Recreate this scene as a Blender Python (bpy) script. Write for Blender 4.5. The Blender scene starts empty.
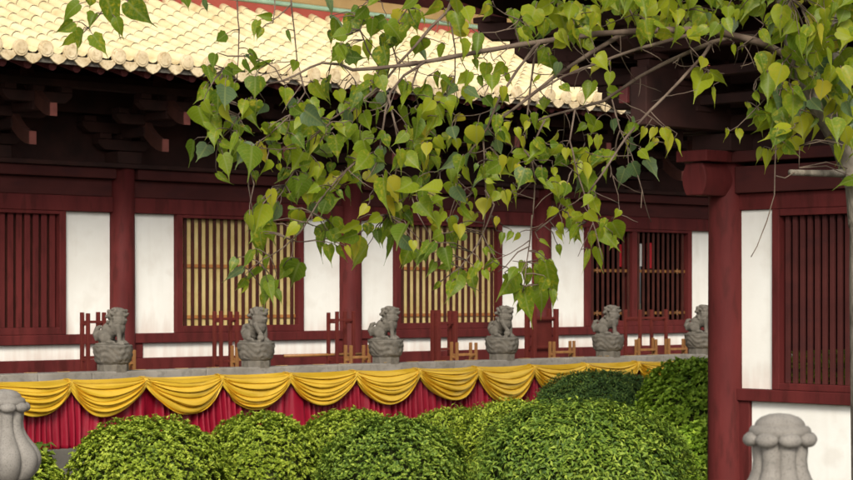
import bpy, bmesh, math, random
import numpy as np
from mathutils import Vector, Matrix, Euler

S = bpy.context.scene
COL = S.collection
R = math.radians
rng = np.random.default_rng(7)
random.seed(7)

# ------------------------------------------------------------------ camera, world, sun, exposure
F, CX, HY, EYE = 2100.0, 426.5, 295.0, 1.72        # focal length and principal point in photo pixels (853 wide)
cam = bpy.data.cameras.new('camera')
cam.sensor_width = 36.0
cam.lens = 36.0 * F / 853.0
cam.shift_y = (HY - 240.0) / 853.0
cam.clip_start, cam.clip_end = 0.1, 2000.0
cam.dof.use_dof = True
cam.dof.focus_distance = 13.0
cam.dof.aperture_fstop = 9.0
cam_o = bpy.data.objects.new('camera', cam)
cam_o.location = (0, 0, EYE)
cam_o.rotation_euler = (R(90), 0, 0)
COL.objects.link(cam_o)
S.camera = cam_o

SUN_EL, SUN_AZ = 35.0, 179.0                        # azimuth clockwise from +Y
w = bpy.data.worlds.new('World')
S.world = w
w.use_nodes = True
nt = w.node_tree
sky = nt.nodes.new('ShaderNodeTexSky')
sky.sky_type = 'NISHITA'
sky.sun_disc = False
sky.sun_elevation = R(SUN_EL)
sky.sun_rotation = R(SUN_AZ)
sky.air_density = 1.0
sky.dust_density = 4.0
sky.ozone_density = 1.0
bg = nt.nodes['Background']
bg.inputs['Strength'].default_value = 0.15
hsv = nt.nodes.new('ShaderNodeHueSaturation')        # a hazy white sky rather than a deep blue one
hsv.inputs['Saturation'].default_value = 0.22
nt.links.new(sky.outputs['Color'], hsv.inputs['Color'])
nt.links.new(hsv.outputs['Color'], bg.inputs['Color'])

sun = bpy.data.lights.new('sun', 'SUN')
sun.energy = 2.4
sun.angle = R(16)
sun.color = (1.0, 0.93, 0.82)
sun_o = bpy.data.objects.new('sun', sun)
sd = Vector((math.sin(R(SUN_AZ)) * math.cos(R(SUN_EL)), math.cos(R(SUN_AZ)) * math.cos(R(SUN_EL)), math.sin(R(SUN_EL))))
sun_o.rotation_euler = sd.to_track_quat('Z', 'Y').to_euler()
sun_o.location = (0, 0, 30)
COL.objects.link(sun_o)

vs = S.view_settings
vs.view_transform = 'Standard'
vs.look = 'None'
vs.gamma = 1.0
vs.use_curve_mapping = False
vs.exposure = 0.34

# ------------------------------------------------------------------ helpers
def P(px, py, d):
    """the point at distance d seen at photo pixel (px, py)"""
    return Vector(((px - CX) / F * d, d, EYE + (HY - py) / F * d))

ANG = R(47.3)                                        # the hall's wall runs 47.3 degrees off the view axis
U = Vector((math.sin(ANG), math.cos(ANG), 0))        # along the hall wall, to the right and away
N = Vector((-math.cos(ANG), math.sin(ANG), 0))       # into the hall
O = Vector(((122 - CX) / F * 28.0, 28.0, 0))         # hall column by the first lion
HALL_ROT = math.atan2(U.y, U.x)
C0 = Vector(((727 - CX) / F * 20.5, 20.5, 0))        # pavilion corner column
PAV_ROT = math.atan2(-N.y, -N.x)

def plane_x(px, yl, org, ux, uy):
    """local x where the sight line at px meets the vertical plane local y = yl"""
    t = (px - CX) / F
    b = org + uy * yl
    return (t * b.y - b.x) / (ux.x - t * ux.y)
def HX(px, yl=0.0): return plane_x(px, yl, O, U, N)
def PX(px, yl=0.0): return plane_x(px, yl, C0, -N, U)
def HZ(px, py, yl=0.0):
    d = (O + N * yl + U * HX(px, yl)).y
    return EYE + (HY - py) / F * d
def PZ(px, py, yl=0.0):
    d = (C0 + U * yl - N * PX(px, yl)).y
    return EYE + (HY - py) / F * d
def HW(x, y, z): return O + U * x + N * y + Vector((0, 0, z))

def tag(o, label=None, cat=None, group=None, kind=None):
    if label: o['label'] = label
    if cat: o['category'] = cat
    if group: o['group'] = group
    if kind: o['kind'] = kind
    return o
def empty(name, loc=(0, 0, 0), rz=0.0):
    o = bpy.data.objects.new(name, None)
    o.empty_display_size = 0.2
    o.location = loc
    o.rotation_euler = (0, 0, rz)
    COL.objects.link(o)
    return o
def link(name, me, mat, parent=None, bevel=0.0, smooth=False):
    if mat is not None:
        me.materials.clear(); me.materials.append(mat)
    o = bpy.data.objects.new(name, me)
    COL.objects.link(o)
    if parent: o.parent = parent
    if bevel:
        m = o.modifiers.new('bevel', 'BEVEL')
        m.width = bevel; m.segments = 2; m.limit_method = 'ANGLE'
    if smooth:
        me.polygons.foreach_set('use_smooth', [True] * len(me.polygons))
    return o
def copy_tree(o, parent=None):
    c = o.copy(); COL.objects.link(c)
    if parent: c.parent = parent
    for ch in list(o.children): copy_tree(ch, c)
    return c

class MB:
    """collects shapes for ONE mesh"""
    def __init__(self): self.v, self.f = [], []
    def add(self, vs_, fs):
        n = len(self.v)
        self.v += [tuple(p) for p in vs_]
        self.f += [tuple(i + n for i in f) for f in fs]
        return self
    def box(self, x0, x1, y0, y1, z0, z1):
        return self.add([(x0,y0,z0),(x1,y0,z0),(x1,y1,z0),(x0,y1,z0),(x0,y0,z1),(x1,y0,z1),(x1,y1,z1),(x0,y1,z1)],
                        [(0,3,2,1),(4,5,6,7),(0,1,5,4),(1,2,6,5),(2,3,7,6),(3,0,4,7)])
    def prism(self, poly, axis, a, b):
        """poly in the other two axes, extruded along axis from a to b"""
        def mk(p, t):
            return {'x': (t, p[0], p[1]), 'y': (p[0], t, p[1]), 'z': (p[0], p[1], t)}[axis]
        n = len(poly)
        vs_ = [mk(p, a) for p in poly] + [mk(p, b) for p in poly]
        fs = [tuple(range(n))[::-1], tuple(range(n, 2 * n))] + [(i, (i + 1) % n, n + (i + 1) % n, n + i) for i in range(n)]
        return self.add(vs_, fs)
    def lathe(self, prof, n=24, cx=0, cy=0, lobes=None, start=0.0):
        rows = []
        for (r, z) in prof:
            for i in range(n):
                a = start + 2 * math.pi * i / n
                k = lobes(a, z) if lobes else 1.0
                rows.append((cx + r * k * math.cos(a), cy + r * k * math.sin(a), z))
        fs = []
        for j in range(len(prof) - 1):
            for i in range(n):
                fs.append((j*n+i, j*n+(i+1) % n, (j+1)*n+(i+1) % n, (j+1)*n+i))
        m = len(prof)
        fs.append(tuple(range(n))[::-1]); fs.append(tuple(range((m-1)*n, m*n)))
        return self.add(rows, fs)
    def tube(self, pts, radii, n=6):
        pts = [Vector(p) for p in pts]
        rows = []
        prev = None
        for i, p in enumerate(pts):
            t = (pts[min(i+1, len(pts)-1)] - pts[max(i-1, 0)])
            t = t.normalized() if t.length > 1e-9 else Vector((0, 0, 1))
            if prev is None:
                a = t.cross(Vector((0, 0, 1)))
                if a.length < 0.1: a = t.cross(Vector((1, 0, 0)))
                a.normalize()
            else:
                a = (prev - t * prev.dot(t)).normalized()
            prev = a
            b = t.cross(a)
            r = radii[i] if hasattr(radii, '__len__') else radii
            for k in range(n):
                g = 2 * math.pi * k / n
                rows.append(p + a * (r * math.cos(g)) + b * (r * math.sin(g)))
        fs = []
        for j in range(len(pts) - 1):
            for k in range(n):
                fs.append((j*n+k, j*n+(k+1) % n, (j+1)*n+(k+1) % n, (j+1)*n+k))
        fs.append(tuple(range(n))[::-1]); fs.append(tuple(range((len(pts)-1)*n, len(pts)*n)))
        return self.add(rows, fs)
    def ball(self, c, r, rot=(0, 0, 0), seg=12, ring=8):
        m = Euler(rot).to_matrix()
        c = Vector(c)
        vs_, fs = [], []
        for j in range(ring + 1):
            a = math.pi * j / ring
            for i in range(seg):
                b = 2 * math.pi * i / seg
                vs_.append(c + m @ Vector((r[0]*math.sin(a)*math.cos(b), r[1]*math.sin(a)*math.sin(b), r[2]*math.cos(a))))
        for j in range(ring):
            for i in range(seg):
                fs.append((j*seg+i, (j+1)*seg+i, (j+1)*seg+(i+1) % seg, j*seg+(i+1) % seg))
        return self.add(vs_, fs)
    def mesh(self, name):
        me = bpy.data.meshes.new(name)
        me.from_pydata(self.v, [], self.f)
        me.validate(); me.update()
        return me
    def build(self, name, mat, parent=None, bevel=0.0, smooth=False):
        me = self.mesh(name)
        bm = bmesh.new(); bm.from_mesh(me)
        bmesh.ops.recalc_face_normals(bm, faces=bm.faces)
        bm.to_mesh(me); bm.free()
        if name == 'plaster_panel':
            zs_ = [v.co.z for v in me.vertices]; zl, zh = min(zs_), max(zs_)
            at = me.attributes.new('low', 'FLOAT', 'POINT')
            at.data.foreach_set('value', [1.0 - min(1.0, (z - zl) / 1.6) for z in zs_])
        return link(name, me, mat, parent, bevel, smooth)

def np_mesh(name, V, Q, attrs=None, smooth=True):
    """quads from numpy arrays, with optional per-vertex float attributes"""
    me = bpy.data.meshes.new(name)
    nv, nq = len(V), len(Q)
    me.vertices.add(nv); me.vertices.foreach_set('co', np.asarray(V, dtype=np.float32).ravel())
    me.loops.add(nq * 4); me.loops.foreach_set('vertex_index', np.asarray(Q, dtype=np.int32).ravel())
    me.polygons.add(nq)
    me.polygons.foreach_set('loop_start', np.arange(0, nq * 4, 4, dtype=np.int32))
    me.polygons.foreach_set('loop_total', np.full(nq, 4, dtype=np.int32))
    me.update(calc_edges=True)
    me.validate()
    if smooth: me.polygons.foreach_set('use_smooth', np.ones(nq, dtype=bool))
    for k, a in (attrs or {}).items():
        at = me.attributes.new(k, 'FLOAT', 'POINT')
        at.data.foreach_set('value', np.asarray(a, dtype=np.float32))
    return me

# ------------------------------------------------------------------ materials
def mat_base(name, rough=0.6, spec=0.4):
    m = bpy.data.materials.new(name)
    m.use_nodes = True
    b = m.node_tree.nodes['Principled BSDF']
    b.inputs['Roughness'].default_value = rough
    b.inputs['Specular IOR Level'].default_value = spec
    return m, m.node_tree, b
def noise_mat(name, c0, c1, scale=4.0, rough=0.6, spec=0.4, bump=0.0, bscale=40.0, stretch=(1, 1, 1), lo=0.35, hi=0.65, c2=None, s2=60.0, amount2=0.5, bdist=0.01):
    m, t, b = mat_base(name, rough, spec)
    L = t.links.new
    tc = t.nodes.new('ShaderNodeTexCoord')
    mp = t.nodes.new('ShaderNodeMapping'); mp.inputs['Scale'].default_value = stretch
    L(tc.outputs['Object'], mp.inputs['Vector'])
    n = t.nodes.new('ShaderNodeTexNoise'); n.inputs['Scale'].default_value = scale; n.inputs['Detail'].default_value = 6
    L(mp.outputs['Vector'], n.inputs['Vector'])
    rp = t.nodes.new('ShaderNodeValToRGB')
    rp.color_ramp.elements[0].position = lo; rp.color_ramp.elements[1].position = hi
    rp.color_ramp.elements[0].color = (*c0, 1); rp.color_ramp.elements[1].color = (*c1, 1)
    L(n.outputs['Fac'], rp.inputs['Fac'])
    out = rp.outputs['Color']
    if c2:
        n2 = t.nodes.new('ShaderNodeTexNoise'); n2.inputs['Scale'].default_value = s2; n2.inputs['Detail'].default_value = 3
        L(mp.outputs['Vector'], n2.inputs['Vector'])
        r2 = t.nodes.new('ShaderNodeMapRange'); r2.inputs[1].default_value = 0.52; r2.inputs[2].default_value = 0.66; r2.inputs[4].default_value = amount2
        L(n2.outputs['Fac'], r2.inputs[0])
        mx = t.nodes.new('ShaderNodeMix'); mx.data_type = 'RGBA'
        L(r2.outputs[0], mx.inputs[0]); L(out, mx.inputs[6]); mx.inputs[7].default_value = (*c2, 1)
        out = mx.outputs[2]
    L(out, b.inputs['Base Color'])
    if bump:
        n3 = t.nodes.new('ShaderNodeTexNoise'); n3.inputs['Scale'].default_value = bscale; n3.inputs['Detail'].default_value = 4
        L(mp.outputs['Vector'], n3.inputs['Vector'])
        bp = t.nodes.new('ShaderNodeBump'); bp.inputs['Strength'].default_value = bump; bp.inputs['Distance'].default_value = bdist
        L(n3.outputs['Fac'], bp.inputs['Height']); L(bp.outputs['Normal'], b.inputs['Normal'])
    return m

M = {}
M['red_wood'] = noise_mat('red_lacquered_wood', (0.074, 0.0135, 0.0128), (0.108, 0.0195, 0.0180), 3.5, 0.62, 0.10, 0.3, 30, (1, 1, 0.25), c2=(0.040, 0.010, 0.008), s2=11, amount2=0.5)
M['beam_wood'] = noise_mat('weathered_shaded_red_beam', (0.050, 0.0140, 0.0125), (0.076, 0.0200, 0.0175), 3.0, 0.7, 0.10, 0.2, 20, (0.4, 1, 1), c2=(0.04, 0.014, 0.014), s2=7, amount2=0.5)
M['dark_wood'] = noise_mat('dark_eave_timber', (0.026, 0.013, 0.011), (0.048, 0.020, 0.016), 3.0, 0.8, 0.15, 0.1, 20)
M['tip_wood'] = noise_mat('red_bracket_tip', (0.17, 0.050, 0.038), (0.24, 0.072, 0.055), 6.0, 0.6, 0.3)
M['rafter_wood'] = noise_mat('red_rafter', (0.075, 0.016, 0.016), (0.11, 0.023, 0.022), 6.0, 0.6, 0.3)
def plaster_mat():
    m = noise_mat('white_plaster', (0.70, 0.675, 0.61), (0.78, 0.762, 0.70), 1.3, 0.9, 0.12, 0.10, 35, c2=(0.60, 0.56, 0.49), s2=2.6, amount2=0.45)
    t = m.node_tree; L = t.links.new; b = t.nodes['Principled BSDF']
    src = b.inputs['Base Color'].links[0].from_socket
    a = t.nodes.new('ShaderNodeAttribute'); a.attribute_name = 'low'
    tc = t.nodes.new('ShaderNodeTexCoord')
    mp = t.nodes.new('ShaderNodeMapping'); mp.inputs['Scale'].default_value = (9, 9, 0.9)      # drip marks
    L(tc.outputs['Object'], mp.inputs['Vector'])
    n = t.nodes.new('ShaderNodeTexNoise'); n.inputs['Scale'].default_value = 1.0; n.inputs['Detail'].default_value = 6
    L(mp.outputs['Vector'], n.inputs['Vector'])
    ad = t.nodes.new('ShaderNodeMath'); ad.operation = 'MULTIPLY_ADD'; ad.inputs[1].default_value = 0.55
    L(n.outputs['Fac'], ad.inputs[0]); L(a.outputs['Fac'], ad.inputs[2])
    r = t.nodes.new('ShaderNodeMapRange'); r.inputs[1].default_value = 1.14; r.inputs[2].default_value = 1.36; r.inputs[4].default_value = 0.5
    L(ad.outputs[0], r.inputs[0])
    mx = t.nodes.new('ShaderNodeMix'); mx.data_type = 'RGBA'
    L(r.outputs[0], mx.inputs[0]); L(src, mx.inputs[6]); mx.inputs[7].default_value = (0.50, 0.34, 0.27, 1)
    n2 = t.nodes.new('ShaderNodeTexNoise'); n2.inputs['Scale'].default_value = 0.8; n2.inputs['Detail'].default_value = 8
    L(mp.outputs['Vector'], n2.inputs['Vector'])
    r2 = t.nodes.new('ShaderNodeMapRange'); r2.inputs[1].default_value = 0.55; r2.inputs[2].default_value = 0.80; r2.inputs[4].default_value = 0.22
    L(n2.outputs['Fac'], r2.inputs[0])
    m2 = t.nodes.new('ShaderNodeMix'); m2.data_type = 'RGBA'
    L(r2.outputs[0], m2.inputs[0]); L(mx.outputs[2], m2.inputs[6]); m2.inputs[7].default_value = (0.55, 0.50, 0.43, 1)
    L(m2.outputs[2], b.inputs['Base Color'])
    return m
M['plaster'] = plaster_mat()
M['arm_wood'] = noise_mat('brown_bracket_paint', (0.050, 0.019, 0.014), (0.080, 0.030, 0.021), 5.0, 0.7, 0.2)
M['paper'] = noise_mat('yellow_window_board', (0.46, 0.345, 0.13), (0.56, 0.44, 0.19), 3.0, 0.8, 0.2, c2=(0.36, 0.25, 0.085), s2=5, amount2=0.4)
M['lattice'] = noise_mat('dark_lattice_wood', (0.036, 0.011, 0.008), (0.058, 0.016, 0.011), 5.0, 0.6, 0.15)
M['gold_rail'] = noise_mat('ochre_lattice_rail', (0.26, 0.10, 0.028), (0.36, 0.16, 0.045), 6.0, 0.5, 0.4)
M['gilt'] = noise_mat('gilt_paint', (0.13, 0.055, 0.016), (0.21, 0.09, 0.022), 8.0, 0.45, 0.5)
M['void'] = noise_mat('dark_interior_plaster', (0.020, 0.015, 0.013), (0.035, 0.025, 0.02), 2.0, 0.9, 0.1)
M['stone'] = noise_mat('grey_carved_stone', (0.100, 0.088, 0.070), (0.150, 0.133, 0.108), 9.0, 0.85, 0.2, 0.5, 60, c2=(0.075, 0.068, 0.056), s2=22, amount2=0.6)
M['coping'] = noise_mat('grey_stone_slab', (0.18, 0.163, 0.138), (0.26, 0.238, 0.205), 3.0, 0.85, 0.2, 0.3, 70, c2=(0.12, 0.11, 0.092), s2=14, amount2=0.5)
M['plinth'] = noise_mat('dark_stone_plinth', (0.06, 0.055, 0.046), (0.11, 0.10, 0.085), 2.0, 0.9, 0.2, 0.4, 40, c2=(0.035, 0.036, 0.026), s2=8, amount2=0.6)
M['granite'] = noise_mat('speckled_granite', (0.165, 0.149, 0.128), (0.23, 0.21, 0.182), 14.0, 0.8, 0.25, 0.35, 240, c2=(0.12, 0.11, 0.097), s2=170, amount2=0.7, bdist=0.004)
M['soil'] = noise_mat('garden_soil', (0.05, 0.040, 0.028), (0.09, 0.075, 0.05), 1.5, 0.95, 0.1, 0.5, 20, c2=(0.05, 0.075, 0.025), s2=5, amount2=0.6)
M['paving'] = noise_mat('stone_paving', (0.20, 0.19, 0.17), (0.28, 0.265, 0.24), 2.0, 0.9, 0.2, 0.3, 30)
M['tan_wood'] = noise_mat('varnished_tan_wood', (0.22, 0.098, 0.030), (0.32, 0.15, 0.048), 4.0, 0.5, 0.4, 0.1, 20, (3, 3, 0.4))
M['rack_wood'] = noise_mat('red_rack_paint', (0.075, 0.013, 0.010), (0.11, 0.019, 0.014), 4.0, 0.6, 0.15)
M['teal'] = noise_mat('green_glazed_course', (0.22, 0.36, 0.26), (0.30, 0.44, 0.32), 4.0, 0.4, 0.5)
M['ridge_red'] = noise_mat('red_ridge_wall', (0.30, 0.060, 0.042), (0.36, 0.080, 0.058), 2.0, 0.8, 0.2)
M['ridge_yellow'] = noise_mat('yellow_ridge_course', (0.36, 0.23, 0.09), (0.44, 0.29, 0.12), 3.0, 0.5, 0.4)
M['bark'] = noise_mat('grey_brown_bark', (0.11, 0.092, 0.070), (0.22, 0.19, 0.148), 14.0, 0.9, 0.2, 0.7, 50, (1, 1, 0.5), c2=(0.06, 0.05, 0.038), s2=22, amount2=0.6)
M['twig'] = noise_mat('brown_twig_bark', (0.075, 0.050, 0.036), (0.15, 0.11, 0.08), 9.0, 0.85, 0.2)
M['shrub_wood'] = noise_mat('shrub_stems', (0.030, 0.036, 0.012), (0.055, 0.062, 0.02), 9.0, 0.95, 0.1)
M['red_banner'] = noise_mat('red_banner_cloth', (0.5, 0.02, 0.03), (0.6, 0.03, 0.04), 4.0, 0.8, 0.2)
M['white_cloth'] = noise_mat('white_cloth_strip', (0.75, 0.73, 0.68), (0.8, 0.78, 0.73), 4.0, 0.8, 0.2)

def roof_mat():
    m, t, b = mat_base('yellow_glazed_tile', 0.42, 0.5)
    L = t.links.new
    a = t.nodes.new('ShaderNodeAttribute'); a.attribute_name = 'tint'
    tc = t.nodes.new('ShaderNodeTexCoord')
    n = t.nodes.new('ShaderNodeTexNoise'); n.inputs['Scale'].default_value = 6; n.inputs['Detail'].default_value = 5
    L(tc.outputs['Object'], n.inputs['Vector'])
    ad = t.nodes.new('ShaderNodeMath'); ad.operation = 'MULTIPLY_ADD'; ad.inputs[1].default_value = 0.5
    L(a.outputs['Fac'], ad.inputs[0]); L(n.outputs['Fac'], ad.inputs[2])
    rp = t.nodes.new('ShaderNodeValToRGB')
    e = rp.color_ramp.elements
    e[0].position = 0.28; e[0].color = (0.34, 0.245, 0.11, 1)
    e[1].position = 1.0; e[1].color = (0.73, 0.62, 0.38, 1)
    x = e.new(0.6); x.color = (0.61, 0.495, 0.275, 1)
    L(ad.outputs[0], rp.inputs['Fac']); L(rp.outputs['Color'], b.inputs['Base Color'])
    return m
M['tile'] = roof_mat()
M['tile_end'] = noise_mat('cream_tile_end', (0.48, 0.37, 0.21), (0.66, 0.54, 0.34), 5.0, 0.6, 0.3, 0.5, 28, c2=(0.36, 0.24, 0.11), s2=24, amount2=0.6)

def leaf_mat(name, ramp, vein, mottle=0.5, mscale=60.0, rough=0.38, trans=0.35, spec=0.4, mcol=(0.46, 0.40, 0.03)):
    m, t, b = mat_base(name, rough, spec)
    L = t.links.new
    a = t.nodes.new('ShaderNodeAttribute'); a.attribute_name = 'tint'
    rp = t.nodes.new('ShaderNodeValToRGB')
    e = rp.color_ramp.elements
    e[0].position = ramp[0][0]; e[0].color = (*ramp[0][1], 1)
    e[1].position = ramp[-1][0]; e[1].color = (*ramp[-1][1], 1)
    for p, c in ramp[1:-1]:
        x = e.new(p); x.color = (*c, 1)
    L(a.outputs['Fac'], rp.inputs['Fac'])
    col = rp.outputs['Color']
    if mottle:
        tc = t.nodes.new('ShaderNodeTexCoord')
        n = t.nodes.new('ShaderNodeTexNoise'); n.inputs['Scale'].default_value = mscale; n.inputs['Detail'].default_value = 4
        L(tc.outputs['Object'], n.inputs['Vector'])
        mr = t.nodes.new('ShaderNodeMapRange'); mr.inputs[1].default_value = 0.50; mr.inputs[2].default_value = 0.70; mr.inputs[4].default_value = 1.0
        L(n.outputs['Fac'], mr.inputs[0])
        am = t.nodes.new('ShaderNodeAttribute'); am.attribute_name = 'spot'
        mu = t.nodes.new('ShaderNodeMath'); mu.operation = 'MULTIPLY'
        L(mr.outputs[0], mu.inputs[0]); L(am.outputs['Fac'], mu.inputs[1])
        mx = t.nodes.new('ShaderNodeMix'); mx.data_type = 'RGBA'
        L(mu.outputs[0], mx.inputs[0]); L(col, mx.inputs[6]); mx.inputs[7].default_value = (*mcol, 1)
        col = mx.outputs[2]
    if vein:
        av = t.nodes.new('ShaderNodeAttribute'); av.attribute_name = 'across'
        al = t.nodes.new('ShaderNodeAttribute'); al.attribute_name = 'along'
        # midrib
        ab = t.nodes.new('ShaderNodeMath'); ab.operation = 'ABSOLUTE'; L(av.outputs['Fac'], ab.inputs[0])
        m1 = t.nodes.new('ShaderNodeMapRange'); m1.inputs[1].default_value = 0.0; m1.inputs[2].default_value = 0.07; m1.inputs[3].default_value = 1; m1.inputs[4].default_value = 0
        L(ab.outputs[0], m1.inputs[0])
        # side veins
        s1 = t.nodes.new('ShaderNodeMath'); s1.operation = 'MULTIPLY_ADD'; s1.inputs[1].default_value = -0.28
        L(ab.outputs[0], s1.inputs[0]); L(al.outputs['Fac'], s1.inputs[2])
        s2 = t.nodes.new('ShaderNodeMath'); s2.operation = 'MULTIPLY'; s2.inputs[1].default_value = 44.0; L(s1.outputs[0], s2.inputs[0])
        s3 = t.nodes.new('ShaderNodeMath'); s3.operation = 'SINE'; L(s2.outputs[0], s3.inputs[0])
        s4 = t.nodes.new('ShaderNodeMapRange'); s4.inputs[1].default_value = 0.86; s4.inputs[2].default_value = 1.0; s4.inputs[4].default_value = 0.55
        L(s3.outputs[0], s4.inputs[0])
        mm = t.nodes.new('ShaderNodeMath'); mm.operation = 'MAXIMUM'; L(m1.outputs[0], mm.inputs[0]); L(s4.outputs[0], mm.inputs[1])
        m2 = t.nodes.new('ShaderNodeMath'); m2.operation = 'MULTIPLY'; m2.inputs[1].default_value = 0.5; L(mm.outputs[0], m2.inputs[0])
        mv = t.nodes.new('ShaderNodeMix'); mv.data_type = 'RGBA'
        L(m2.outputs[0], mv.inputs[0]); L(col, mv.inputs[6]); mv.inputs[7].default_value = (0.34, 0.38, 0.12, 1)
        col = mv.outputs[2]
    L(col, b.inputs['Base Color'])
    tr = t.nodes.new('ShaderNodeBsdfTranslucent'); L(col, tr.inputs['Color'])
    ms = t.nodes.new('ShaderNodeMixShader'); ms.inputs[0].default_value = trans
    L(b.outputs[0], ms.inputs[1]); L(tr.outputs[0], ms.inputs[2])
    L(ms.outputs[0], t.nodes['Material Output'].inputs['Surface'])
    return m
M['leaf'] = leaf_mat('bodhi_leaf', [(0.0, (0.060, 0.115, 0.040)), (0.18, (0.14, 0.205, 0.09)), (0.24, (0.095, 0.170, 0.012)), (0.55, (0.205, 0.285, 0.012)), (0.82, (0.36, 0.40, 0.018)), (0.95, (0.46, 0.40, 0.03)), (1.0, (0.55, 0.42, 0.03))], True, trans=0.60, spec=0.3, rough=0.42)
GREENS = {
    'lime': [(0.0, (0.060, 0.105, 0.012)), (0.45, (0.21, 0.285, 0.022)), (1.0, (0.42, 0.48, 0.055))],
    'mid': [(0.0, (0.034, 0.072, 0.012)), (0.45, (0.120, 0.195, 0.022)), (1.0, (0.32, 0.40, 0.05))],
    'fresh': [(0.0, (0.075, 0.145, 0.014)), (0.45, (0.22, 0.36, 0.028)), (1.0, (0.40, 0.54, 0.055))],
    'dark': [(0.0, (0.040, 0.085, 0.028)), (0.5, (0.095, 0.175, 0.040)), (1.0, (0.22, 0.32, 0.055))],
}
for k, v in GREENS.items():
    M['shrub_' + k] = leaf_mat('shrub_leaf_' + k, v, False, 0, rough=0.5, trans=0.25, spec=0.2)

def cloth_mat(name, c, c2, rough, sheen, spec=0.5, metal=0.0):
    m, t, b = mat_base(name, rough, spec)
    L = t.links.new
    tc = t.nodes.new('ShaderNodeTexCoord')
    n = t.nodes.new('ShaderNodeTexNoise'); n.inputs['Scale'].default_value = 2.2; n.inputs['Detail'].default_value = 3
    L(tc.outputs['Object'], n.inputs['Vector'])
    rp = t.nodes.new('ShaderNodeValToRGB'); rp.color_ramp.elements[0].position = 0.35; rp.color_ramp.elements[1].position = 0.65
    rp.color_ramp.elements[0].color = (*c, 1); rp.color_ramp.elements[1].color = (*c2, 1)
    L(n.outputs['Fac'], rp.inputs['Fac']); L(rp.outputs['Color'], b.inputs['Base Color'])
    b.inputs['Metallic'].default_value = metal
    b.inputs['Sheen Weight'].default_value = sheen
    n3 = t.nodes.new('ShaderNodeTexNoise'); n3.inputs['Scale'].default_value = 14; n3.inputs['Detail'].default_value = 3
    L(tc.outputs['Object'], n3.inputs['Vector'])
    bp = t.nodes.new('ShaderNodeBump'); bp.inputs['Strength'].default_value = 0.12; bp.inputs['Distance'].default_value = 0.02
    L(n3.outputs['Fac'], bp.inputs['Height']); L(bp.outputs['Normal'], b.inputs['Normal'])
    return m
M['gold_satin'] = cloth_mat('gold_satin', (0.61, 0.395, 0.030), (0.73, 0.50, 0.055), 0.25, 0.0, 0.6, 0.30)
M['red_satin'] = cloth_mat('crimson_satin', (0.175, 0.003, 0.013), (0.23, 0.005, 0.019), 0.45, 0.0, 0.25)
gb = M['gold_satin'].node_tree.nodes['Principled BSDF']
gb.inputs['Coat Weight'].default_value = 0.6; gb.inputs['Coat Roughness'].default_value = 0.22; gb.inputs['Coat Tint'].default_value = (1, 0.9, 0.6, 1)

# ------------------------------------------------------------------ setting: ground and terraces
g = MB(); g.box(-600, 600, -600, 600, -1.2, -0.75)
tag(g.build('ground', M['soil']), 'dark garden soil of the courtyard under the clipped bushes', 'ground', kind='structure')
t = MB(); t.box(-40, 40, -3.30, 16, -1.0, -0.004)
o = t.build('terrace', M['plinth'], bevel=0.01); o.location = O; o.rotation_euler.z = HALL_ROT
tag(o, 'grey stone terrace the red temple hall stands on', 'terrace', kind='structure')
# the paved terrace the photograph is taken from
A1, A2 = P(780, 413, 5.8), P(4, 389, 8.4)
ax = (A2 - A1); ax.z = 0; ax.normalize()
t = MB(); t.box(-9, 14, -0.30, 12, -1.0, -0.002)
o = t.build('paved_terrace', M['paving'], bevel=0.01)
o.location = (A1.x, A1.y, 0); o.rotation_euler.z = math.atan2(ax.y, ax.x)
tag(o, 'paved stone terrace in the foreground under the two baluster posts', 'terrace', kind='structure')

# ------------------------------------------------------------------ temple hall
hall = tag(empty('temple_hall', O, HALL_ROT), 'red timber temple hall with white plaster walls, lattice windows and a yellow tiled roof', 'temple hall')
BAY = 4.0
ks = list(range(-3, 6))
def colx(k): return k * BAY + (HX(727) - 3 * BAY if k >= 3 else 0.0)   # the third bay is wider
zT, zW0, zW1 = 2.815, 1.30, 2.77          # top of the plaster, window opening
# columns
cm = MB()
prof = [(0.24, 0.0), (0.24, 0.10), (0.20, 0.16), (0.178, 0.17), (0.176, 1.8), (0.166, 3.40)]
cm.lathe(prof, 28)
col0 = cm.build('column', M['red_wood'], hall, smooth=False)
for p in col0.data.polygons:
    if len(p.vertices) == 4: p.use_smooth = True
for i, k in enumerate(ks):
    c = col0 if i == 0 else col0.copy()
    if i: COL.objects.link(c); c.parent = hall
    c.location = (colx(k), 0, 0)
X0, X1 = colx(ks[0]), colx(ks[-1])
# long timbers, broken at every column
def timbers(name, y0, y1, z0, z1, mat, stop=0.172, bev=0.012):
    for k in ks[:-1]:
        b = MB(); b.box(colx(k) + stop, colx(k + 1) - stop, y0, y1, z0, z1); b.build(name, mat, hall, bev)
timbers('sill_beam', -0.07, 0.14, 1.075, 1.205, M['red_wood'])
timbers('skirting_board', -0.06, 0.14, 0.0, 0.875, M['red_wood'])
timbers('lintel_board', -0.05, 0.14, zT, 3.02, M['red_wood'])
timbers('frieze_board', -0.02, 0.14, 3.022, 3.255, M['beam_wood'])  # upper part of the frieze, its shadow painted in with the darker wood
b = MB(); b.box(X0, X1, -0.2, 0.2, 3.40, 3.46); b.build('plate_beam', M['dark_wood'], hall, 0.01)
timbers('head_beam', -0.13, 0.15, 3.257, 3.398, M['beam_wood'])
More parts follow.
